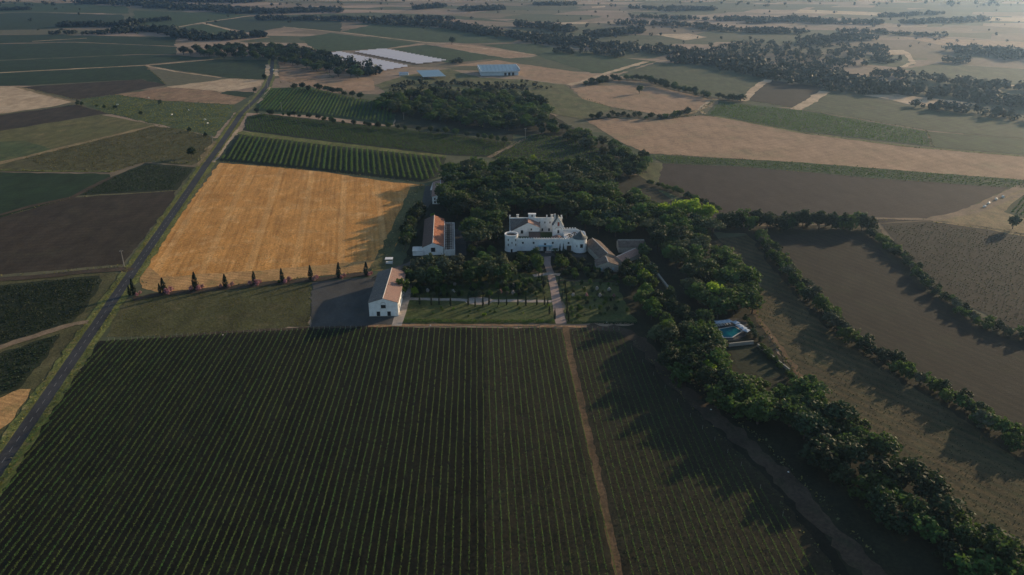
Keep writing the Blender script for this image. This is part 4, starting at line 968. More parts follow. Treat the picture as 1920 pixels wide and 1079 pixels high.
tufts('lawn_weeds', 'uneven tufts on the mown olive grass', [(206,628),(240,564),(300,552),(584,532),(580,610),(400,624)], 3000, .18, 'grass_tuft', 89, lift=.05)
tufts('stubble_straw', 'loose straw lying on the golden field', [(418,309),(600,324),(740,345),(790,350),(745,450),(716,503),(480,528),(300,545),(272,530),(335,415)], 2600, .2, 'straw', 90, lift=.04)

# ------------------------------------------------------------------ buildings
def uv_roof(mb, corners, name, mat, parent, th=.18):
    """a tiled roof slope: corners eave-left, eave-right, ridge-right, ridge-left; tile grid from its UVs"""
    a, b, c, d = [Vector(p) for p in corners]
    n = (b - a).cross(d - a).normalized()
    if n.z < 0: n = -n
    bot = [p - n * th for p in (a, b, c, d)]
    v = [a, b, c, d] + bot
    f = [(0, 1, 2, 3), (7, 6, 5, 4), (0, 4, 5, 1), (1, 5, 6, 2), (2, 6, 7, 3), (3, 7, 4, 0)]
    me = bpy.data.meshes.new(name); me.from_pydata([tuple(p) for p in v], [], f); me.materials.append(M[mat])
    ex = (b - a).normalized(); ey = n.cross(ex); uvl = me.uv_layers.new(name='UVMap')
    for p in me.polygons:
        for li in p.loop_indices:
            q = Vector(me.vertices[me.loops[li].vertex_index].co) - a; uvl.data[li].uv = (q.dot(ex), q.dot(ey))
    me.update()
    return link(name, me, parent)

def wall_opening(parent, x0, x1, z0, z1, y, face, mat='dark_glass', name='window', frame=True, frame_mat='parapet', th=.10):
    """a window or door on a wall plane; face: 'y-' or 'x+' or 'x-' tells where it looks"""
    def bx(mb, a0, a1, b0, b1, d0, d1):
        if face == 'y-': mb.box(a0, y - d1, b0, a1, y - d0, b1)
        elif face == 'y+': mb.box(a0, y + d0, b0, a1, y + d1, b1)
        elif face == 'x+': mb.box(y + d0, a0, b0, y + d1, a1, b1)
        else: mb.box(y - d1, a0, b0, y - d0, a1, b1)
    mb = MB(); bx(mb, x0, x1, z0, z1, -.05, .03)
    o = mb.build(name, M[mat], parent)
    if frame:
        mf = MB(); t = .12
        bx(mf, x0 - t, x0, z0 - t, z1 + t, -.05, th); bx(mf, x1, x1 + t, z0 - t, z1 + t, -.05, th)
        bx(mf, x0, x1, z1, z1 + t, -.05, th)
        if name != 'door': bx(mf, x0 - .05, x1 + .05, z0 - t, z0, -.05, th + .08)
        mf.build('frame', M[frame_mat], o)
    return o

def gable_house(name, loc, rz, w, d, eave, ridge, wall_mat, roof_mats, label, cat='barn', over=.35, ridge_x=None, roof_name='roof_slope'):
    """long house with its gable at local y=0 looking to -y; ridge along y"""
    e = empty(name, (*loc, 0), rz, label, cat); hx = w / 2; rx = 0 if ridge_x is None else ridge_x
    mb = MB(); prof = [(-hx, -.3), (hx, -.3), (hx, eave), (rx, ridge), (-hx, eave)]
    k = len(prof)
    mb.v += [(x, 0, z) for x, z in prof] + [(x, d, z) for x, z in prof]
    mb.f += [tuple(range(k)), tuple(range(2 * k - 1, k - 1, -1))]; mb.m += [0, 0]
    for i in range(k):
        j = (i + 1) % k
        if i in (2, 3): continue
        mb.f.append((i, k + i, k + j, j)); mb.m.append(0)
    mb.build('wall', M[wall_mat], e)
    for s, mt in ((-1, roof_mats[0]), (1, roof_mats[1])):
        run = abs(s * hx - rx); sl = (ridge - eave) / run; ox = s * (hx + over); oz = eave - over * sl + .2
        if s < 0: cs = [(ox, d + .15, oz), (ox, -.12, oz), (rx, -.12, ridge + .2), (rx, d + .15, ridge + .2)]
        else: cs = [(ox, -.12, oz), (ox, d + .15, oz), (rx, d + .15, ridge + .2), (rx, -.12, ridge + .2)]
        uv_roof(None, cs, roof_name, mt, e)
    mr = MB(); mr.tube((rx, -.14, ridge + .17), (rx, d + .17, ridge + .17), .16, .16, 8); mr.build('ridge_tiles', M['parapet'], e)
    return e

# white barn; shaded left and sunlit right roof slope put into tile colours
b = gable_house('barn', (-56.9, 314.9), math.radians(1.6), 12.8, 36.0, 6.7, 8.7, 'white_wall', ('tile_grey', 'tile_pink'), 'long white barn with tiled roof tinted shaded and sunlit at the head of the vineyard')
wall_opening(b, -3.1, -1.6, 0, 2.5, 0, 'y-', 'dark_glass', 'door'); wall_opening(b, 1.6, 3.1, 0, 2.5, 0, 'y-', 'dark_glass', 'door')
wall_opening(b, -1.05, 1.05, 4.1, 5.7, 0, 'y-', 'dark_glass', 'window')
mb = MB()
for i in range(13):
    a0, a1 = math.pi * i / 13, math.pi * (i + 1) / 13
    for r0, r1 in ((.92, 1.08),):
        mb.face([(r0*math.cos(a0), -.06, 6.0 + r0*math.sin(a0)), (r1*math.cos(a0), -.06, 6.0 + r1*math.sin(a0)), (r1*math.cos(a1), -.06, 6.0 + r1*math.sin(a1)), (r0*math.cos(a1), -.06, 6.0 + r0*math.sin(a1))])
mb.build('arch_band', M['stone_wall'], b)
for yy in (4, 9, 14, 24, 30): wall_opening(b, yy, yy + 1.3, 2.2, 4.2, 6.4, 'x+', 'dark_glass', 'window')
wall_opening(b, 18, 20.4, 0, 3.0, 6.4, 'x+', 'wood', 'door')
wall_opening(b, 26.5, 28.4, 0, 2.6, 6.4, 'x+', 'wood', 'door')
mb = MB(); mb.box(-6.55, -.08, -.2, 6.55, 0, .35); mb.build('plinth', M['stone_wall'], b)
mb = MB(); mb.tube((6.62, 35.9, 6.35), (6.62, .1, 6.35), .09, .09, 6); mb.tube((6.62, .25, 6.3), (6.55, .25, 0), .06, .06, 6); mb.build('gutter', M['pole_grey'], b)

# barn with orange roof
fl, fr = G(792.3, 465.4, 4.6), G(830.9, 463.6, 4.6)
w_ = math.dist(fl, fr); rl = G(815.4, 403.3, 7.2)
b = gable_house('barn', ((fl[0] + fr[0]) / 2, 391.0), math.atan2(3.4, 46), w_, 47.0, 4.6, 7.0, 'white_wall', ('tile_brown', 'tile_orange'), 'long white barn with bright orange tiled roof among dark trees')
wall_opening(b, -1.1, 1.1, 1.9, 4.3, 0, 'y-', 'dark_glass', 'door')
mb = MB(); hx = w_ / 2
mb.box(hx + .35, -1.5, 0, hx + .7, 44, 4.5); mb.box(hx + .7, -1.5, 0, hx + 6.2, -1.1, 3.4); mb.box(hx + 5.9, -1.1, 0, hx + 6.2, 44, 3.4); mb.box(hx + .7, 43.7, 0, hx + 5.9, 44, 3.4)
mb.build('terrace_wall', M['parapet'], b)
mb = MB(); mb.box(hx + .7, -1.1, -.1, hx + 5.9, 43.7, 2.5); mb.build('terrace_floor', M['path'], b)
mp, ms = MB(), MB()
for i in range(12):
    yy = .8 + i * 3.8; mp.tube((hx + 1.2, yy, 2.5), (hx + 1.2, yy, 4.3), .07, .07, 5); mp.tube((hx + 4.4, yy, 2.5), (hx + 4.4, yy, 4.3), .07, .07, 5)
for i in range(12):
    yy = .8 + i * 3.8; mb = MB(); mb.box(hx + .9, yy - .08, 4.3, hx + 4.8, yy + .08, 4.48); mb.build('pergola_beam', M['wood'], b)
mp.build('pergola_posts', M['wood'], b)['kind'] = 'stuff'
mb = MB()
for i in range(14):
    yy = 1.5 + i * 3.0; mb.box(hx + 2.0, yy, 2.5, hx + 2.8, yy + .8, 3.2); mb.box(hx + 3.1, yy + .3, 2.5, hx + 3.5, yy + .7, 3.35)
mb.build('terrace_furniture', M['wood'], b)['kind'] = 'stuff'
mb = MB(); mb.box(-hx - 5.4, -.5, 0, -hx - .02, 6.0, 2.7); mb.build('annex_wall', M['white_wall'], b)
mb = MB(); mb.box(-hx - 5.6, -.7, 2.7, -hx - .02, 6.2, 2.9); mb.build('annex_roof', M['parapet'], b)

# outbuilding half hidden behind the wood
x0, y0 = G(810, 386)
b = gable_house('outbuilding', (x0 + 5, y0 + 3), math.radians(4), 10, 34, 5, 6.6, 'white_wall', ('tile_pink', 'tile_pink'), 'white walled outbuilding half hidden by trees beside the lane', 'outbuilding')
wall_opening(b, -3.8, -2.8, .8, 2.2, 0, 'y-', 'dark_glass'); wall_opening(b, -1.2, -.2, .8, 2.2, 0, 'y-', 'dark_glass'); wall_opening(b, -3.8, -2.9, 3, 4.2, 0, 'y-', 'dark_glass')
x0, y0 = G(812, 362)
e = empty('canopy', (x0 + 4, y0, 0), 0, 'pale flat canopy roof at the corner of the castle wood', 'canopy')
mb = MB(); mb.box(-5, -8, 4.2, 5, 8, 4.45); mb.build('roof', M['parapet'], e)
for sx in (-4.6, 4.6):
    for sy in (-7.4, 0, 7.4): mb = MB(); mb.box(sx - .12, sy - .12, 0, sx + .12, sy + .12, 4.2); mb.build('post', M['pole_grey'], e)

# small shelter behind the white barn
x0, y0 = G(730, 495)
e = empty('shelter', (x0, y0, 0), .05, 'small white roofed shelter behind the white barn', 'shelter')
mb = MB(); mb.box(-2.0, -1.5, 2.9, 2.0, 1.7, 3.05); mb.build('roof', M['white_paint'], e)
for sx in (-1.8, 1.8):
    for sy in (-1.3, 1.5): mb = MB(); mb.box(sx - .08, sy - .08, 0, sx + .08, sy + .08, 2.9); mb.build('post', M['pole_grey'], e)
mb = MB(); mb.box(-1.7, -.2, .02, 1.7, 1.3, 1.0); mb.build('counter', M['white_paint'], e)

# ---- castle
C = empty('castle', (0, 0, 0), 0, 'white castle with round tower, battlements and gabled keep in the park', 'castle')
def merlons(mb, x0, y0, x1, y1, z, w=.7, gap=.65, h=.65, t=.4):
    L_ = math.hypot(x1 - x0, y1 - y0); n = max(1, int(L_ / (w + gap))); ux, uy = (x1 - x0) / L_, (y1 - y0) / L_
    for i in range(n):
        c = (i + .5) * L_ / n; a, b_ = c - w / 2, c + w / 2; nx, ny = -uy * t / 2, ux * t / 2
        P = [(x0 + ux * a - nx, y0 + uy * a - ny), (x0 + ux * b_ - nx, y0 + uy * b_ - ny), (x0 + ux * b_ + nx, y0 + uy * b_ + ny), (x0 + ux * a + nx, y0 + uy * a + ny)]
        mb.prism(P, z, z + h)
# left round tower
TX, TY, TR = -.3, 398.8, 3.55
mb = MB(); mb.lathe([(TR * 1.05, -.3), (TR * 1.03, .5), (TR, 1.2), (TR, 8.5), (TR + .18, 8.7), (TR + .18, 9.5), (TR - .42, 9.5), (TR - .42, 8.6)], TX, TY, 40)
tw = mb.build('round_tower', M['white_wall'], C, smooth=False)
mb = MB(); mb.lathe([(TR - .43, 8.62), (.02, 8.75)], TX, TY, 40); mb.build('tower_roof', M['tile_brown'], tw)
for ang, z, ww, hh in ((-118, 6.4, .5, 1.1), (-52, 6.2, .5, 1.1), (-118, 3.6, .55, 1.2), (-50, 3.5, .55, 1.2), (-88, .0, .9, 1.9), (-85, 5.0, .4, .9)):
    a = math.radians(ang); mb = MB(); mb.box(-ww / 2, -.06, 0, ww / 2, .1, hh)
    o = mb.build('door' if z == 0 else 'window', M['dark_glass'], tw, (TX + math.cos(a) * (TR + (.1 if z == 0 else .0)), TY + math.sin(a) * (TR + (.1 if z == 0 else .0)), z), a + math.pi / 2)
    mf = MB(); mf.box(-ww / 2 - .12, -.09, -.1, -ww / 2, .05, hh + .12); mf.box(ww / 2, -.09, -.1, ww / 2 + .12, .05, hh + .12); mf.box(-ww / 2, -.09, hh, ww / 2, .05, hh + .12); mf.build('frame', M['parapet'], o)
# curtain wall
mb = MB(); mb.box(2.9, 397.2, -.3, 33.2, 398.2, 6.9); mb.box(2.9, 397.1, 6.55, 33.2, 397.2, 6.75)
cw = mb.build('curtain_wall', M['white_wall'], C)
mb = MB(); merlons(mb, 3.0, 397.45, 33.0, 397.45, 6.9); mb.build('battlement', M['white_wall'], cw)['kind'] = 'stuff'
for x, z, ww, hh in ((5.4, 4.3, .9, 1.0), (11.2, 4.2, .9, 1.1), (21.5, 4.2, .9, 1.1), (30.0, 4.2, .9, 1.0)): wall_opening(cw, x, x + ww, z, z + hh, 397.2, 'y-')
wall_opening(cw, 17.0, 18.6, 0, 2.8, 397.2, 'y-', 'dark_glass', 'door')
wall_opening(cw, 17.2, 18.4, 3.5, 4.6, 397.2, 'y-', 'dark_glass')
for x in (14.6, 20.0): wall_opening(cw, x, x + .9, .9, 2.9, 397.2, 'y-', 'pale_shutter')
wall_opening(cw, 29.6, 31.9, 0, 3.2, 397.2, 'y-', 'wood', 'gate')
mb = MB(); mb.box(14.0, 395.2, 3.3, 21.6, 397.2, 3.45); mb.tube((14.2, 395.4, 0), (14.2, 395.4, 3.3), .07, .07); mb.tube((21.4, 395.4, 0), (21.4, 395.4, 3.3), .07, .07); mb.build('porch', M['pale_shutter'], cw)
# side walls and courtyard
mb = MB(); mb.box(-1.4, 401.8, -.3, -.4, 421.5, 6.0); mb.build('side_wall', M['white_wall'], C)
mb = MB(); mb.box(-.4, 398.2, -.2, 39, 421.0, 2.6); mb.build('courtyard', M['lawn'], C)
# back range
mb = MB(); mb.box(-1.4, 421.5, -.3, 28.3, 424.0, 10.3)
bk = mb.build('back_range', M['white_wall'], C)
mb = MB(); mb.box(-1.6, 421.3, 10.3, 28.5, 421.75, 11.0); mb.box(-1.6, 421.75, 10.3, -1.15, 424.1, 10.9); mb.box(28.05, 421.75, 10.3, 28.5, 424.1, 10.9); mb.build('parapet', M['white_wall'], bk)
mb = MB(); mb.box(-1.1, 421.8, 10.25, 28.0, 423.95, 10.4); mb.build('flat_roof', M['parapet'], bk)
for x in (-1.2, 19.6, 27.8): mb = MB(); mb.box(x - .3, 421.2, 11.0, x + .35, 421.85, 12.3); mb.box(x - .38, 421.12, 12.3, x + .43, 421.93, 12.45); mb.build('pinnacle', M['white_wall'], bk)
for x in (3.2, 22.6): mb = MB(); mb.box(x - .65, 422.4, 10.4, x + .65, 423.4, 12.2); mb.box(x - .75, 422.3, 12.2, x + .75, 423.5, 12.4); mb.build('chimney', M['parapet'], bk)
mb = MB(); mb.box(9.3, 422.2, 10.4, 13.4, 424.0, 12.6); mb.box(9.1, 422.0, 12.6, 13.6, 424.2, 12.85)
bel = mb.build('belvedere', M['white_wall'], bk); wall_opening(bel, 11.0, 11.7, 11.3, 12.3, 422.2, 'y-')
for x in (12.6, 15.4, 18.3, 21.2): wall_opening(bk, x, x + .55, 7.6, 8.6, 421.5, 'y-', 'dark_glass')
for x in (16.8, 20.6): wall_opening(bk, x, x + .8, 3.0, 4.6, 421.5, 'y-', 'dark_glass')
# left wing: asymmetric gable
GY0, GY1, AX, AZ = 413.6, 421.5, 8.9, 10.6
mb = MB(); prof = [(-.4, 0), (15.4, 0), (15.4, 7.9), (AX, AZ), (-.4, 5.7)]
mb.v += [(x, GY0, z) for x, z in prof] + [(x, GY1 - .01, z) for x, z in prof]; mb.f += [(0, 1, 2, 3, 4), (9, 8, 7, 6, 5), (1, 6, 7, 2), (5, 0, 4, 9)]; mb.m += [0] * 4
lw = mb.build('left_wing', M['white_wall'], C)
uv_roof(None, [(-.9, GY0 - .15, 5.65), (-.9, GY0 - .14, 5.65), (AX, GY0 - .15, AZ + .2), (AX - .9, GY1 - .02, AZ + .2)], 'roof_slope', 'tile_stone', lw)
uv_roof(None, [(-.9, GY0 - .13, 5.64), (AX - .92, GY1 - .02, AZ + .19), (-1.2, GY1 - .02, AZ - .1), (-1.2, GY1 - .03, AZ - .12)], 'roof_slope', 'tile_grey', lw)
mb = MB(); mb.v += [(-.4, GY0 + .05, 0), (-.4, GY1 - .05, 0), (-.4, GY1 - .05, AZ - .4), (-.4, GY0 + .05, 5.4), (-.7, GY0 + .05, 0), (-.7, GY1 - .05, 0), (-.7, GY1 - .05, AZ - .4), (-.7, GY0 + .05, 5.4)]; mb.f += [(0, 1, 2, 3), (7, 6, 5, 4), (0, 4, 5, 1), (1, 5, 6, 2), (2, 6, 7, 3), (3, 7, 4, 0)]; mb.m += [0] * 6; mb.build('side_wall', M['white_wall'], lw)
uv_roof(None, [(15.8, GY0 - .15, 7.93), (15.8, GY1 - .02, 7.93), (AX, GY1 - .02, AZ + .2), (AX, GY0 - .15, AZ + .2)], 'roof_slope', 'tile_pink', lw)
mb = MB(); mb.box(AX - .3, GY0 - .45, 0, AX + .35, GY0 - .01, 10.2); mb.build('pier', M['white_wall'], lw)
wall_opening(lw, 4.9, 6.2, 4.3, 6.2, GY0, 'y-'); wall_opening(lw, 1.8, 2.5, 3.2, 4.2, GY0, 'y-'); wall_opening(lw, 10.4, 11.1, 6.2, 7.2, GY0, 'y-'); wall_opening(lw, 12.6, 13.4, 4.2, 5.4, GY0, 'y-')
# low courtyard roofs
e1 = empty('courtyard_lodge', (0, 0, 0)); e1.parent = C
mb = MB(); mb.box(9.6, 406.0, 2.5, 15.4, 413.1, 4.2); mb.build('wall', M['white_wall'], e1)
uv_roof(None, [(9.3, 405.7, 4.25), (15.7, 405.7, 4.25), (15.7, 413.1, 5.6), (9.3, 413.1, 5.6)], 'roof_slope', 'tile_brown', e1)
mb = MB(); mb.lathe([(3.0, 2.5), (3.0, 4.4)], 24.8, 407.0, 20); e2 = mb.build('apse', M['white_wall'], C)
mb = MB(); mb.lathe([(3.3, 4.4), (.05, 5.9)], 24.8, 407.0, 20); mb.build('apse_roof', M['tile_pink'], e2)
# gabled keep
KX0, KX1, KY0, KY1, KE, KA = 22.6, 28.4, 411.0, 417.4, 8.9, 14.2
kc = (KX0 + KX1) / 2 + .15
mb = MB(); prof = [(KX0, 0), (KX1, 0), (KX1, KE), (kc, KA), (KX0, KE)]
mb.v += [(x, KY0, z) for x, z in prof] + [(x, KY1, z) for x, z in prof]; mb.f += [(0, 1, 2, 3, 4), (9, 8, 7, 6, 5), (1, 6, 7, 2), (5, 0, 4, 9)]; mb.m += [0] * 4
kp = mb.build('gabled_keep', M['white_wall'], C)
uv_roof(None, [(KX0 - .4, KY1 + .2, KE - .35), (KX0 - .4, KY0 + .25, KE - .35), (kc, KY0 + .25, KA + .1), (kc, KY1 + .2, KA + .1)], 'roof_slope', 'slate', kp)
uv_roof(None, [(KX1 + .4, KY0 + .25, KE - .35), (KX1 + .4, KY1 + .2, KE - .35), (kc, KY1 + .2, KA + .1), (kc, KY0 + .25, KA + .1)], 'roof_slope', 'slate', kp)
for s, xe in ((-1, KX0), (1, KX1)):                       # stepped coping of the gable
    mb = MB(); n = 6
    for i in range(n):
        t0, t1 = i / n, (i + 1) / n; xa, xb = xe + (kc - xe) * t0, xe + (kc - xe) * t1; z = KE + (KA - KE) * t1
        mb.box(min(xa, xb), KY0 - .22, z - 1.1, max(xa, xb), KY0 + .24, z + .25)
    mb.build('gable_coping', M['parapet'], kp)
wall_opening(kp, kc - .55, kc + .55, 9.6, 11.9, KY0, 'y-', 'red_shutter', 'window', th=.3)
wall_opening(kp, kc - .5, kc + .5, 5.4, 7.2, KY0, 'y-', 'dark_glass')
mb = MB()
for i in range(12):
    a0, a1 = math.pi * i / 12, math.pi * (i + 1) / 12
    mb.face([(kc + 1.7*math.cos(a0), KY0 - .05, 7.6 + 1.3*math.sin(a0)), (kc + 1.95*math.cos(a0), KY0 - .05, 7.6 + 1.55*math.sin(a0)), (kc + 1.95*math.cos(a1), KY0 - .05, 7.6 + 1.55*math.sin(a1)), (kc + 1.7*math.cos(a1), KY0 - .05, 7.6 + 1.3*math.sin(a1))])
mb.build('arch_band', M['stone_wall'], kp)
mb = MB(); mb.box(kc - 2.2, KY1 - 1.4, 11.5, kc - 1.3, KY1 - .5, 14.8); mb.build('chimney', M['parapet'], kp)
for x in (KX0 - .05, KX1 + .05): mb = MB(); mb.box(x - .25, KY0 - .28, 8.6, x + .25, KY0 + .3, 9.9); mb.build('pinnacle', M['white_wall'], kp)
# terrace with parapet
mb = MB(); mb.box(28.42, 399.5, -.3, 40.2, 415.0, 5.4)
tr = mb.build('terrace', M['white_wall'], C)
mb = MB(); mb.box(28.8, 399.9, 5.4, 39.8, 414.6, 5.5); mb.build('terrace_floor', M['parapet'], tr)
mb = MB(); mb.box(28.42, 414.6, 5.4, 36.0, 415.0, 6.7); mb.prism([(36.0, 415.0), (36.0, 414.6), (39.8, 409.0), (40.2, 409.0)], 5.4, 6.7); mb.box(39.8, 400.5, 5.4, 40.2, 409.0, 6.7); mb.build('parapet', M['white_wall'], tr)
mb = MB(); merlons(mb, 28.6, 414.8, 36.0, 414.8, 6.7); merlons(mb, 40.0, 401, 40.0, 409, 6.7); mb.build('battlement', M['white_wall'], tr)['kind'] = 'stuff'
for x, y in ((31.5, 406.5), (31.9, 402.5), (34.5, 409.5), (34.6, 405)):
    t = empty('terrace_table', (0, 0, 0)); t.parent = tr
    mb = MB(); mb.lathe([(.9, 6.2), (.9, 6.28), (.02, 6.28)], x, y, 12); mb.tube((x, y, 5.5), (x, y, 6.2), .06, .06); mb.build('table', M['wood'], t)
    mb = MB()
    for a in range(4): ca, sa = math.cos(a * 1.57), math.sin(a * 1.57); mb.box(x + ca * 1.2 - .22, y + sa * 1.2 - .22, 5.5, x + ca * 1.2 + .22, y + sa * 1.2 + .22, 5.95)
    mb.build('chairs', M['wood'], t)['kind'] = 'stuff'
# right tower: eight sided, dark pointed roof
RX, RY, RR = 36.5, 397.4, 3.7
mb = MB(); mb.lathe([(RR * 1.05, -.3), (RR * 1.02, .6), (RR, 1.2), (RR, 7.3), (RR + .3, 7.5), (RR + .3, 7.9), (RR, 7.9)], RX, RY, 20)
rt = mb.build('corner_tower', M['white_wall'], C)
mb = MB(); mb.lathe([(RR + .5, 7.85), (RR * .62, 9.0), (RR * .3, 10.4), (.25, 11.4), (.02, 12.0)], RX, RY, 20); ro = mb.build('tower_roof', M['slate'], rt)
mb = MB(); mb.tube((RX, RY, 11.9), (RX, RY, 13.2), .06, .02, 5); mb.build('finial', M['pole_grey'], ro)
for ang, z, ww, hh in ((-80, 3.2, 1.5, 2.0), (-118, 3.4, .4, 1.0), (-35, 4.0, .5, 1.2)):
    a = math.radians(ang); mb = MB(); mb.box(-ww / 2, -.08, 0, ww / 2, .2, hh)
    o = mb.build('window', M['dark_glass'], rt, (RX + math.cos(a) * RR, RY + math.sin(a) * RR, z), a + math.pi / 2)
    mf = MB(); mf.box(-ww / 2 - .14, -.12, -.1, -ww / 2, .1, hh + .14); mf.box(ww / 2, -.12, -.1, ww / 2 + .14, .1, hh + .14); mf.box(-ww / 2, -.12, hh, ww / 2, .1, hh + .14); mf.build('frame', M['parapet'], o)

# ---- stone houses right of the castle
def stone_house(loc, rz, w, d, eave, ridge, roof, label, wall='stone_wall', wins=(), win_mat='dark_glass'):
    h = gable_house('stone_house', loc, rz, w, d, eave, ridge, wall, (roof, roof), label, 'house')
    for x, z in wins: wall_opening(h, x, x + .8, z, z + 1.4, 0, 'y-', win_mat)
    return h
f0 = G(1139, 511)
A = stone_house((f0[0], f0[1]), math.radians(2), 11.0, 8.0, 3.6, 5.6, 'tile_stone', 'stone house with three blue shuttered windows in front of the castle wood', 'stone_wall', ((-3.6, 1.0), (-.6, 1.0), (2.4, 1.0)), 'pale_shutter')
f0 = G(1148, 496)
stone_house((f0[0] - 2.5, f0[1] + 1), math.radians(14), 8.5, 24, 3.6, 5.6, 'tile_stone', 'long stone house with mottled brown roof behind the three windows', 'stone_wall', ((-2.5, 1),))
f0 = G(1196, 474); f1 = (f0[0] - 1, f0[1])
stone_house((f1[0] + 4.5, f1[1] + 4), math.radians(90), 9, 14, 3.4, 5.6, 'tile_stone', 'low stone house with wide roof at the edge of the dark trees', 'stone_wall')
f0 = G(1160, 500)
stone_house((f0[0] - 1, f0[1] + 2), math.radians(-42), 6.5, 17, 2.6, 4.4, 'tile_pink', 'low house with pinkish roof set at an angle among the stone houses', 'stone_wall')

# ---- far sheds and panels
x0, y0 = G(902, 142.6); x1, y1 = G(972, 141.5)
hw = math.hypot(x1 - x0, y1 - y0); e = empty('hangar', (x0, y0, 0), math.atan2(y1 - y0, x1 - x0), 'long pale blue hangar with panel covered roof beside the tan plot', 'hangar')
mb = MB(); mb.box(0, 0, 0, hw, .3, 5.2); mb.box(0, .3, 0, .3, 40, 6.5); mb.box(hw - .3, .3, 0, hw, 40, 6.5); mb.box(.3, 39.7, 0, hw - .3, 40, 8); mb.build('wall', M['steel_white'], e)
n = 10
for i in range(n):
    mb = MB(); xa, xb = -1 + (hw + 2) * i / n, -1 + (hw + 2) * (i + 1) / n - .25
    mb.v += [(xa, -1.2, 5.4), (xb, -1.2, 5.4), (xb, 41, 8.6), (xa, 41, 8.6), (xa, -1.2, 5.15), (xb, -1.2, 5.15), (xb, 41, 8.35), (xa, 41, 8.35)]
    mb.f += [(0, 1, 2, 3), (7, 6, 5, 4), (0, 4, 5, 1), (1, 5, 6, 2), (2, 6, 7, 3), (3, 7, 4, 0)]; mb.m += [0] * 6
    mb.build('roof_panel', M['panel_blue'], e)
mb = MB(); mb.box(-1.6, -1.6, 4.8, hw + 1.6, -1.2, 5.5); mb.box(-1.9, -1.2, 5.0, -1.05, 41, 8.5); mb.box(hw + 1.05, -1.2, 5.0, hw + 1.9, 41, 8.5); mb.build('eave_trim', M['steel_white'], e)
for i in range(3): wall_opening(e, hw * .62 + i * 5, hw * .62 + i * 5 + 3, 0, 3.6, 0, 'y-', 'dark_glass', 'door', frame=False)
x0, y0 = G(793, 149.5); x1, y1 = G(836, 148)
hw = math.hypot(x1 - x0, y1 - y0); e = empty('open_shed', (x0, y0, 0), math.atan2(y1 - y0, x1 - x0), 'open shed with dark blue panel roof left of the hangar', 'shed')
mb = MB(); mb.v += [(0, 0, 3.4), (hw, 0, 3.4), (hw - 3, 42, 5.6), (-3, 42, 5.6), (0, 0, 3.1), (hw, 0, 3.1), (hw - 3, 42, 5.3), (-3, 42, 5.3)]; mb.f += [(0, 1, 2, 3), (7, 6, 5, 4), (0, 4, 5, 1), (1, 5, 6, 2), (2, 6, 7, 3), (3, 7, 4, 0)]; mb.m += [0] * 6; mb.build('roof', M['panel_blue'], e)
mb = MB(); mb.box(-.4, -.5, 3.0, hw + .4, -.02, 3.55); mb.build('eave_trim', M['steel_white'], e)
for i in range(5): mb = MB(); xx = .5 + (hw - 1) * i / 4; mb.box(xx - .15, .3, 0, xx + .15, .6, 3.2); mb.build('post', M['pole_grey'], e)
x0, y0 = G(766, 141)
e = gable_house('site_hut', (x0, y0), math.pi / 2 + .1, 5, 12, 2.6, 3.6, 'white_wall', ('panel_pale', 'panel_pale'), 'small white hut left of the open blue shed', 'hut')

def panel_rows(px, az, pitch, depth, label_fmt, group, z0, tilt=.35):
    P = [G(*p) for p in px]
    for i, (a, b_) in enumerate(row_spans(P, az, pitch)):
        d = (b_ - a); L_ = d.length; u = d / L_
        e = empty('panel_row', (a.x, a.y, 0), math.atan2(u.y, u.x), f'{label_fmt}, {nth(i + 1)} from one end', 'solar panels', group)
        mb = MB(); mb.v += [(0, -depth / 2, z0), (L_, -depth / 2, z0), (L_, depth / 2, z0 + depth * tilt), (0, depth / 2, z0 + depth * tilt), (0, -depth / 2, z0 - .12), (L_, -depth / 2, z0 - .12), (L_, depth / 2, z0 + depth * tilt - .12), (0, depth / 2, z0 + depth * tilt - .12)]
        mb.f += [(0, 1, 2, 3), (7, 6, 5, 4), (0, 4, 5, 1), (1, 5, 6, 2), (2, 6, 7, 3), (3, 7, 4, 0)]; mb.m += [0] * 6
        mb.build('panel_table', M['panel_pale'], e)
        mb = MB()
        for k in range(max(2, int(L_ / 9))): xx = 1 + k * 9; mb.box(xx, -.1, 0, xx + .2, .1, z0 + depth * tilt * .5 - .1)
        mb.build('support', M['pole_grey'], e)['kind'] = 'stuff'
panel_rows([(613,101.5),(638,98.6),(769,126),(716,135),(609,111)], 84, 10.5, 7.2, 'pale panel row of the left block beside the far hedge', 'panel rows of the left block', 1.4, .06)
panel_rows([(664,98.6),(720,92.7),(839,115.2),(784,121.8)], 84, 10.5, 7.2, 'pale panel row of the right block behind the far hedge', 'panel rows of the right block', 1.4, .06)

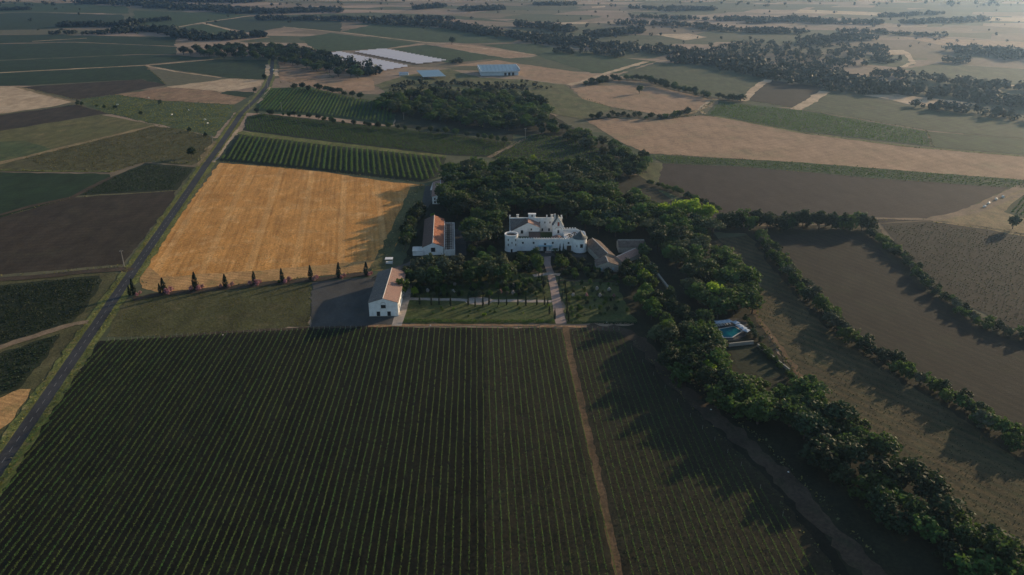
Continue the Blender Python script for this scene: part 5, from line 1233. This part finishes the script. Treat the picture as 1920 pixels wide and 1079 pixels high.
# ------------------------------------------------------------------ garden and details
for i, (x, y) in enumerate([(252,553),(309,549),(367,543),(423,538),(477,533),(530,529),(583,525),(635,521),(687,516)]):
    X, Y = G(x, y); rnd = random.Random(300 + i)
    ords = ['first', 'second', 'third', 'fourth', 'fifth', 'sixth', 'seventh', 'eighth', 'ninth']
    cy_ = tree('cypress', X, Y, rnd.uniform(6.6, 9.2), f'dark pointed cypress along the drive, {ords[i]} counting from the road', 'cypresses along the drive', rnd, rnd.uniform(.95, 1.3)); cy_.rotation_euler[0] = rnd.uniform(-.05, .05); cy_.rotation_euler[1] = rnd.uniform(-.05, .05)
    for k, (dx, dy, s) in enumerate([(1.9, -1.4, 3.1), (2.6, 1.2, 2.9), (-1.6, -1.2, 2.6)][:(2 if i in (0, 1, 6, 7, 8) else 3)]):
        kind = 'pink' if not (k == 2 and i > 4) else 'ball'
        t = tree(kind, X + dx + rnd.uniform(-.4, .4), Y + dy + rnd.uniform(-.3, .3), s * rnd.uniform(.65, 1.2), ('pink flowering' if kind == 'pink' else 'green') + f' shrub, {["nearer right", "farther right", "left"][k]} one at the foot of the {ords[i]} cypress from the road', 'shrubs around the drive cypresses', rnd, .95)
    if i < 2: tree('cypress', X - 1.9, Y - .6, 5.0, f'smaller cypress leaning on the {ords[i]} cypress from the road', 'small cypresses by the road', rnd, 1.1)
for q_, (x, y) in enumerate([(787,572),(809,573),(823.5,572),(845,575),(878,573),(891,576),(905.5,575),(917,573),(935,572),(950,573),(971,573),(986,574),(1006.5,573),(1021,572),(1019,540),(1027,575),(1030,590),(1040,600),(1063,590),(1066,604),(1062,570),(1060,548),(1010,528),(1016,526),(1048,536),(1054,560)]):
    X, Y = G(x, y); h_ = Y - 302; tree('cypress', X, Y, random.Random(int(x * 3)).uniform(4.2, 5.8), f'slim dark cypress along the cross path, {nth(q_ + 1)} from the barn' if q_ < 14 else f'slim cypress {["left", "right"][x > 1045]} of the central path, {round(h_)} metres above the vineyard', 'slim garden cypresses', None, .62)
for x, y in [(1083,501),(1090,500)]:
    pass
for (x, y) in [(1049.5, 478), (1056, 478)]:
    X, Y = G(x, y); tree('cypress', X, Y - .5, 6.5, 'slim cypress against the castle wall beside the gate', 'castle wall cypresses', None, .6)
STAND = [('pink', 939, 551, 'pink flower ball in the left garden'), ('white', 962, 553, 'white flower ball, nearer of two beside the pink ball'), ('white', 962, 539, 'white flower ball, farther of two beside the pink ball'), ('white', 1095.6, 545, 'white flower ball in the right garden, first of the back row'),
    ('pink', 1099.6, 558, 'pink flower ball in the right garden'), ('white', 1119.4, 545, 'large white flower ball in the back row of the right garden'), ('white', 1125, 558, 'white flower ball right of the pink one'), ('white', 1142, 547, 'white flower ball at the end of the back row'), ('white', 1074.5, 557, 'white flower ball next to the central path'),
    ('white', 802, 549, 'white flower ball nearest the white barn'), ('white', 852.5, 537, 'white flower ball in the upper left garden'), ('white', 850, 551, 'white flower ball before the upper one'), ('pink', 1151, 559, 'dull pink flower ball at the right garden edge')]
for k, x, y, lab in STAND:
    X, Y = G(x, y); tree(k, X, Y, 2.7, lab, 'flower balls of the garden', None, .72)
rnd = random.Random(91)
for i in range(70):
    x, y = rnd.uniform(775, 1026), rnd.uniform(526, 560); X, Y = G(x, y)
    tree(rnd.choice(['ball', 'bushgrey', 'bushdark', 'bushdark', 'bush']), X, Y, rnd.uniform(2.2, 5.0), 'clipped green shrub in the left garden beds below the castle', 'shrubs of the left garden', rnd, rnd.uniform(.6, .95))
for i in range(34):
    x, y = rnd.uniform(1062, 1160), rnd.uniform(532, 600); X, Y = G(x, y)
    tree(rnd.choice(['ball', 'bushgrey', 'bushdark', 'bush']), X, Y, rnd.uniform(1.2, 2.8), 'clipped green shrub on the right garden lawn', 'shrubs of the right garden', rnd, rnd.uniform(.6, .95))
for i in range(16):
    x, y = rnd.uniform(772, 1030), rnd.uniform(574, 596); X, Y = G(x, y)
    tree(rnd.choice(['ball', 'bush', 'bushlime']), X, Y, rnd.uniform(.9, 2.1), 'small low shrub on the sunny lawn left of the central path', 'shrubs of the sunny lawn', rnd, rnd.uniform(.7, 1.1))
k_ = 0
for yy, x0_, x1_, st in ((556, 782, 1022, 17), (543, 786, 1016, 21), (531, 792, 1010, 24)):
    xx = x0_
    while xx < x1_:
        X, Y = G(xx + rnd.uniform(-3, 3), yy + rnd.uniform(-1.5, 1.5)); k_ += 1
        tree(rnd.choice(['ball', 'ball', 'bushgrey', 'bush', 'grey']), X, Y, rnd.uniform(2.6, 4.4), f'small round garden tree, {nth(k_)} of the left garden counted row by row from the barn', 'small round trees of the left garden', rnd, rnd.uniform(.6, .8), 'ornamental_tree')
        xx += st
k_ = 0
for yy, x0_, x1_ in ((536, 1056, 1150), (550, 1060, 1158), (566, 1066, 1166), (583, 1072, 1176)):
    xx = x0_
    while xx < x1_:
        X, Y = G(xx + rnd.uniform(-3, 3), yy + rnd.uniform(-2, 2)); k_ += 1
        tree(rnd.choice(['ball', 'bushgrey', 'bush', 'bushdark']), X, Y, rnd.uniform(2.2, 4.2), f'small round garden tree, {nth(k_)} of the right garden counted row by row from the path', 'small round trees of the right garden', rnd, rnd.uniform(.6, .85), 'ornamental_tree')
        xx += 17
# garden hedges
def hedge(px, w, h, label, mat, seed):
    rng = np.random.default_rng(seed); P = [Vector(G(*p)) for p in px]; CC, NN = [], []
    for i in range(len(P) - 1):
        a, b_ = P[i], P[i + 1]; d = (b_ - a); L_ = d.length; d = d / L_; n = Vector((-d.y, d.x)); k = int(L_ * 26)
        t = rng.uniform(0, L_, k); side = rng.integers(0, 3, k); s = np.where(side == 0, -w / 2, np.where(side == 1, w / 2, rng.uniform(-w / 2, w / 2, k))) + rng.normal(0, .06, k)
        z = np.where(side == 2, h, rng.uniform(.1, h, k)) + rng.normal(0, .06, k)
        CC.append(np.stack([a.x + t * d.x + s * n.x, a.y + t * d.y + s * n.y, z], 1)); NN.append(np.stack([n.x * np.where(side == 2, 0, np.sign(s)), n.y * np.where(side == 2, 0, np.sign(s)), np.where(side == 2, 1.0, .2)], 1))
    C_, N_2 = np.concatenate(CC), np.concatenate(NN)
    tag(link('garden_hedge', quads_mesh('garden_hedge', cards(rng, C_, N_2, np.full(len(C_), .2)), M[mat])), label, 'hedge')
hedge([(758,603),(900,604),(1040,604)], 1.0, 1.0, 'long low clipped hedge between sunny lawn and vineyard', 'leaf_mid', 95)
hedge([(1066,606),(1130,607),(1195,608)], 1.0, .9, 'low hedge along the foot of the right garden', 'leaf_dark', 96)
hedge([(775,541),(900,538),(1014,538)], .8, .9, 'clipped hedge between the beds of the left garden', 'leaf_mid', 98)
hedge([(1064,560),(1110,559),(1160,560)], .8, .8, 'clipped hedge across the right garden', 'leaf_mid', 99)
hedge([(700,527),(735,512)], 1.6, 1.8, 'dark hedge behind the white barn', 'leaf_dark', 97)
# palms
def palm(x, y, h, label, seed):
    X, Y = G(x, y); rnd = random.Random(seed); e = empty('palm_tree', (X, Y, 0), rnd.random() * 6, label, 'palm tree')
    mb = MB()
    for i in range(6): mb.tube((0, 0, h * i / 6 - .1), (0, 0, h * (i + 1) / 6), .32 - .01 * i, .26 - .01 * i, 8)
    mb.build('trunk', M['bark'], e)
    for i in range(20):
        a = 2 * math.pi * i / 20 + rnd.uniform(-.15, .15); up = rnd.uniform(-.2, 1.0); Lf = rnd.uniform(2.0, 2.7); mb = MB(); prev = None
        for k in range(6):
            t = k / 5; r = Lf * t * (1 - .12 * t); z = h + up * t * 1.5 - 1.7 * t * t; wd = .34 * math.sin(math.pi * min(1, t * .85 + .15)) + .02
            cx, cy = math.cos(a) * r, math.sin(a) * r; px_, py_ = -math.sin(a) * wd, math.cos(a) * wd; cur = ((cx + px_, cy + py_, z - .12), (cx, cy, z), (cx - px_, cy - py_, z - .12))
            if prev: mb.face([prev[0], cur[0], cur[1], prev[1]]); mb.face([prev[1], cur[1], cur[2], prev[2]])
            prev = cur
        mb.build('frond', M['leaf_oak'], e)
palm(1006, 482, 5.2, 'feathery palm in front of the castle wall left of the porch', 1)
palm(1041, 483, 5.0, 'darker palm in front of the castle wall right of the porch', 2)

# walls near the pool
def low_wall(px, w, h, label, name='garden_wall', mat='coping'):
    P = [Vector(G(*p)) for p in px]; e = empty(name, (P[0].x, P[0].y, 0), 0, label, 'wall')
    mb, mc = MB(), MB()
    for i in range(len(P) - 1):
        a, b_ = P[i] - P[0], P[i + 1] - P[0]; d = (b_ - a).normalized(); n = Vector((-d.y, d.x))
        for m_, ww, z0, z1 in ((mb, w, -.2, h), (mc, w + .16, h, h + .1)):
            m_.prism([tuple(a - n * ww / 2), tuple(b_ - n * ww / 2), tuple(b_ + n * ww / 2), tuple(a + n * ww / 2)], z0, z1)
    mb.build('masonry', M['stone_wall'], e); mc.build('coping', M[mat], e)
low_wall([(1216,496),(1240,526),(1266,560)], .9, 1.1, 'long straight pale garden wall running through the trees')
low_wall([(1366,651),(1412,646)], .5, 1.6, 'pale back wall of the dark court below the pool')
low_wall([(1420,650),(1450,674),(1480,698)], .4, 1.2, 'pale side wall of the dark court beside the hedge')
field('court', [(1364,654),(1414,649),(1476,700),(1440,712),(1386,696)], 'vine_floor', 'dark empty court enclosed by low walls')
# pool
field('pool_terrace', [(1316,612),(1342,600),(1400,598),(1408,622),(1384,640),(1345,640)], 'gravel', 'paved terrace around the swimming pool')
PW = [G(*p) for p in [(1348,618),(1376,613),(1392,622),(1373,634),(1356,634)]]
mb = MB(); mb.face([(x, y, .22) for x, y in (PW if sum(PW[i][0]*PW[(i+1)%5][1]-PW[(i+1)%5][0]*PW[i][1] for i in range(5)) > 0 else PW[::-1])]); pw = mb.build('pool_water', M['pool_water']); tag(pw, 'turquoise swimming pool water among the trees', kind='structure')
mb = MB()
for i in range(5):
    a, b_ = Vector(PW[i]), Vector(PW[(i + 1) % 5]); d = (b_ - a).normalized(); n = Vector((-d.y, d.x))
    mb.prism([tuple(a - n * .2), tuple(b_ - n * .2), tuple(b_ + n * .2), tuple(a + n * .2)], .0 , .27 + i * .003)
mb.build('pool_rim', M['parapet'], pw)
def parasol(x, y, label, seed, rz):
    X, Y = G(x, y, 2.4); e = empty('parasol', (X, Y, 0), rz, label, 'parasol', 'square parasols around the pool')
    s = 1.35; mb = MB(); ap = (0, 0, 2.75); cs = [(-s, -s, 2.35), (s, -s, 2.35), (s, s, 2.35), (-s, s, 2.35)]
    for i in range(4): mb.face([cs[i], cs[(i + 1) % 4], ap])
    for i in range(4):
        a, b_ = cs[i], cs[(i + 1) % 4]; mb.face([(a[0], a[1], 2.18), (b_[0], b_[1], 2.18), b_, a])
    mb.build('canopy', M['canvas'], e); mb = MB(); mb.tube((0, 0, 0), (0, 0, 2.8), .04, .03); mb.build('pole', M['pole_grey'], e); mb = MB(); mb.box(-.3, -.3, .02, .3, .3, .12); mb.build('base', M['stone_wall'], e)
for i, (x, y) in enumerate([(1346,604),(1356.7,602.9),(1366,601.7),(1379.6,604.4),(1387.5,610.6),(1393,614.6),(1399,619)]):
    parasol(x, y, 'square pale parasol at the pool, ' + ['first', 'second', 'third', 'fourth', 'fifth', 'sixth', 'last'][i] + ' counting clockwise from the left', i, .1 + i * .12)
for i, (x, y) in enumerate([(1339,612.5),(1342.5,612),(1347,611.5),(1351,611),(1354,610.5),(1358.5,610),(1363,609),(1368,608)]):
    X, Y = G(x, y); e = empty('sun_lounger', (X, Y, .03), .25, 'white sun lounger in the row along the far pool edge', 'sun lounger', 'sun loungers by the pool')
    mb = MB(); mb.box(-.33, -.95, .3, .33, .35, .42); mb.build('seat', M['white_paint'], e); mb = MB(); mb.v += [(-.33, .35, .3), (.33, .35, .3), (.33, .9, .75), (-.33, .9, .75), (-.33, .35, .42), (.33, .35, .42), (.33, .88, .87), (-.33, .88, .87)]; mb.f += [(0, 3, 2, 1), (4, 5, 6, 7), (0, 1, 5, 4), (1, 2, 6, 5), (2, 3, 7, 6), (3, 0, 4, 7)]; mb.m += [0] * 6; mb.build('backrest', M['white_paint'], e)
    for sx in (-.28, .28):
        for sy in (-.85, .3): mb = MB(); mb.box(sx - .03, sy - .03, 0, sx + .03, sy + .03, .3); mb.build('leg', M['pole_grey'], e)
X, Y = G(1318, 618); e = gable_house('pool_hut', (X, Y), .2, 3.0, 3.2, 2.1, 2.7, 'white_wall', ('tile_pink', 'tile_pink'), 'small pale hut at the left end of the pool', 'hut')
# utility poles
for x, y, h, lab in [(233,500,9.0,'pale utility pole at the corner of the brown field and the lane'), (468,206,9,'utility pole beside the road at the vineyard corner'), (528.5,209,9,'thin utility pole in the light green vineyard'), (985,260,9,'pale pole at the top of the short track'), (757,225,7,'small pale post above the row of small trees'), (502,165,9,'utility pole left of the far road'), (399,268,6,'short post beside the road at the rough field')]:
    X, Y = G(x, y); e = empty('utility_pole', (X, Y, 0), .2, lab, 'pole')
    mb = MB(); mb.tube((0, 0, -.2), (0, 0, h), .19, .12, 8); mb.build('mast', M['pole_grey'], e)
    mb = MB(); mb.box(-.9, -.06, h - .7, .9, .06, h - .56); mb.build('crossarm', M['pole_grey'], e)
    for sx in (-.8, 0, .8): mb = MB(); mb.tube((sx, 0, h - .56), (sx, 0, h - .32), .05, .06, 6); mb.build('insulator', M['white_paint'], e)
# car on the far road
X, Y = G(512, 132); e = empty('car', (X, Y, .06), math.radians(2), 'pale car driving on the far end of the road', 'car')
mb = MB(); pr = [(-2.1, .35), (2.1, .35), (2.15, .85), (1.2, .98), (.7, 1.0), (-1.9, 1.0), (-2.15, .9)]; k = len(pr)
mb.v += [(-.88, y, z) for y, z in pr] + [(.88, y, z) for y, z in pr]; mb.f += [tuple(range(k)), tuple(range(2 * k - 1, k - 1, -1))] + [(i, k + i, k + (i + 1) % k, (i + 1) % k) for i in range(k)]; mb.m += [0] * (k + 2); mb.build('body', M['car_paint'], e)
mb = MB(); pr = [(-1.7, .99), (.8, .99), (.2, 1.5), (-1.3, 1.5)]; mb.v += [(-.8 if z < 1.2 else -.68, y, z) for y, z in pr] + [(.8 if z < 1.2 else .68, y, z) for y, z in pr]; mb.f += [(0, 1, 2, 3), (7, 6, 5, 4), (0, 4, 5, 1), (1, 5, 6, 2), (2, 6, 7, 3), (3, 7, 4, 0)]; mb.m += [0, 0, 0, 0, 1, 0]; mb.build('cabin', [M['dark_glass'], M['car_paint']], e)
for sx in (-.82, .82):
    for sy in (-1.35, 1.35): mb = MB(); mb.tube((sx - .1, sy, .33), (sx + .1, sy, .33), .33, .33, 14); mb.build('wheel', M['rubber'], e)
for sx in (-.6, .6): mb = MB(); mb.box(sx - .18, -2.2, .68, sx + .18, -2.12, .84); mb.build('headlight', M['white_paint'], e)
# wrapped bales by the fork
for i, (x, y) in enumerate([(1846,389),(1853.5,383),(1867.5,375.5),(1880.5,371)]):
    X, Y = G(x, y); mb = MB(); mb.tube((-.9, 0, .72), (.9, 0, .72), .72, .72, 18)
    o = mb.build('wrapped_bale', M['bale_wrap'], None, (X, Y, 0), .5 + i * .3); tag(o, 'white wrapped bale on the track edge, ' + ['nearest', 'second', 'third', 'farthest'][i] + ' of four', 'bale', 'wrapped bales by the track')
# white grazing animals in the meadow
def sheep(x, y, rz, label, seed):
    X, Y = G(x, y); rnd = random.Random(seed)
    bm_ = bpy.data.meshes.new('sheep'); vs_, es, rad = [], [], []
    def chain(pts):
        s = None
        for p, r in pts:
            if isinstance(p, int): s = p; continue
            vs_.append(p); rad.append(r)
            if s is not None: es.append((s, len(vs_) - 1))
            s = len(vs_) - 1
    chain([((-.5, 0, .75), .26), ((-.15, 0, .74), .32), ((.25, 0, .74), .33), ((.55, 0, .8), .27), ((.78, 0, .82), .16), ((.95, 0, .68), .13), ((1.12, 0, .5), .08)])
    for i0, x_ in ((0, -.45), (3, .5)):
        for sy in (-.17, .17): chain([(i0, 0), ((x_, sy, .5), .1), ((x_ + .03, sy, .26), .055), ((x_, sy, .02), .05)])
    bm_.from_pydata(vs_, es, []); bm_.materials.append(M['bale_wrap'])
    o = link('sheep', bm_, None, (X, Y, .03), rz); o.scale = (1.5, 1.5, 1.5)
    md = o.modifiers.new('skin', 'SKIN')
    for v, r in zip(bm_.skin_vertices[0].data if bm_.skin_vertices else [], rad): v.radius = (r, r)
    if bm_.skin_vertices: bm_.skin_vertices[0].data[0].use_root = True
    o.modifiers.new('smooth', 'SUBSURF').levels = 1
    tag(o, label, 'sheep', 'white animals of the meadow')
for i, (x, y, lab) in enumerate([(220,198,'white grazing animal in the upper left of the meadow'), (322,217,'white grazing animal in the middle of the meadow'), (354,208,'white grazing animal in the upper right of the meadow'), (385,226,'white grazing animal near the road in the meadow'), (390,233,'white grazing animal below the one near the road'), (279,185,'white grazing animal at the top edge of the meadow')]):
    sheep(x, y, i * 1.1, lab, i)
# stray pale stones on the field edges
for i, (x, y, lab) in enumerate([(418,629,'pale stone at the top edge of the big vineyard'), (1333,769,'pale stone on the curving earth track'), (1478,886,'small pale stone lower on the earth track'), (807,611,'pale stone on the orange headland'), (1138,606,'pale object at the foot of the right garden')]):
    X, Y = G(x, y); rnd = random.Random(i + 5); mb = MB(); mb.lathe([(.02, 0), (.3, 0), (.33, .15), (.2, .3), (.02, .34)], 0, 0, 9, 0, .25, rnd)
    tag(mb.build('stone', M['parapet'], None, (X, Y, .02), i), lab, 'stone')

# ------------------------------------------------------------------ haze
hz, N_, L_, B_ = new_mat('haze')
N_.remove(B_)
pv = N_.new('ShaderNodeVolumePrincipled')
pv.inputs['Color'].default_value = (.37, .60, 1.0, 1); pv.inputs['Density'].default_value = .00009; pv.inputs['Anisotropy'].default_value = .75
L_.new(pv.outputs[0], N_['Material Output'].inputs['Volume'])
mb = MB(); mb.box(-14500, -14500, -1.0, 14500, 14500, 160.0)
tag(mb.build('haze', hz), 'thin pale summer haze over the plain', kind='stuff')
print('TREES', counts, sum(counts.values()), 'objects', len(bpy.data.objects))
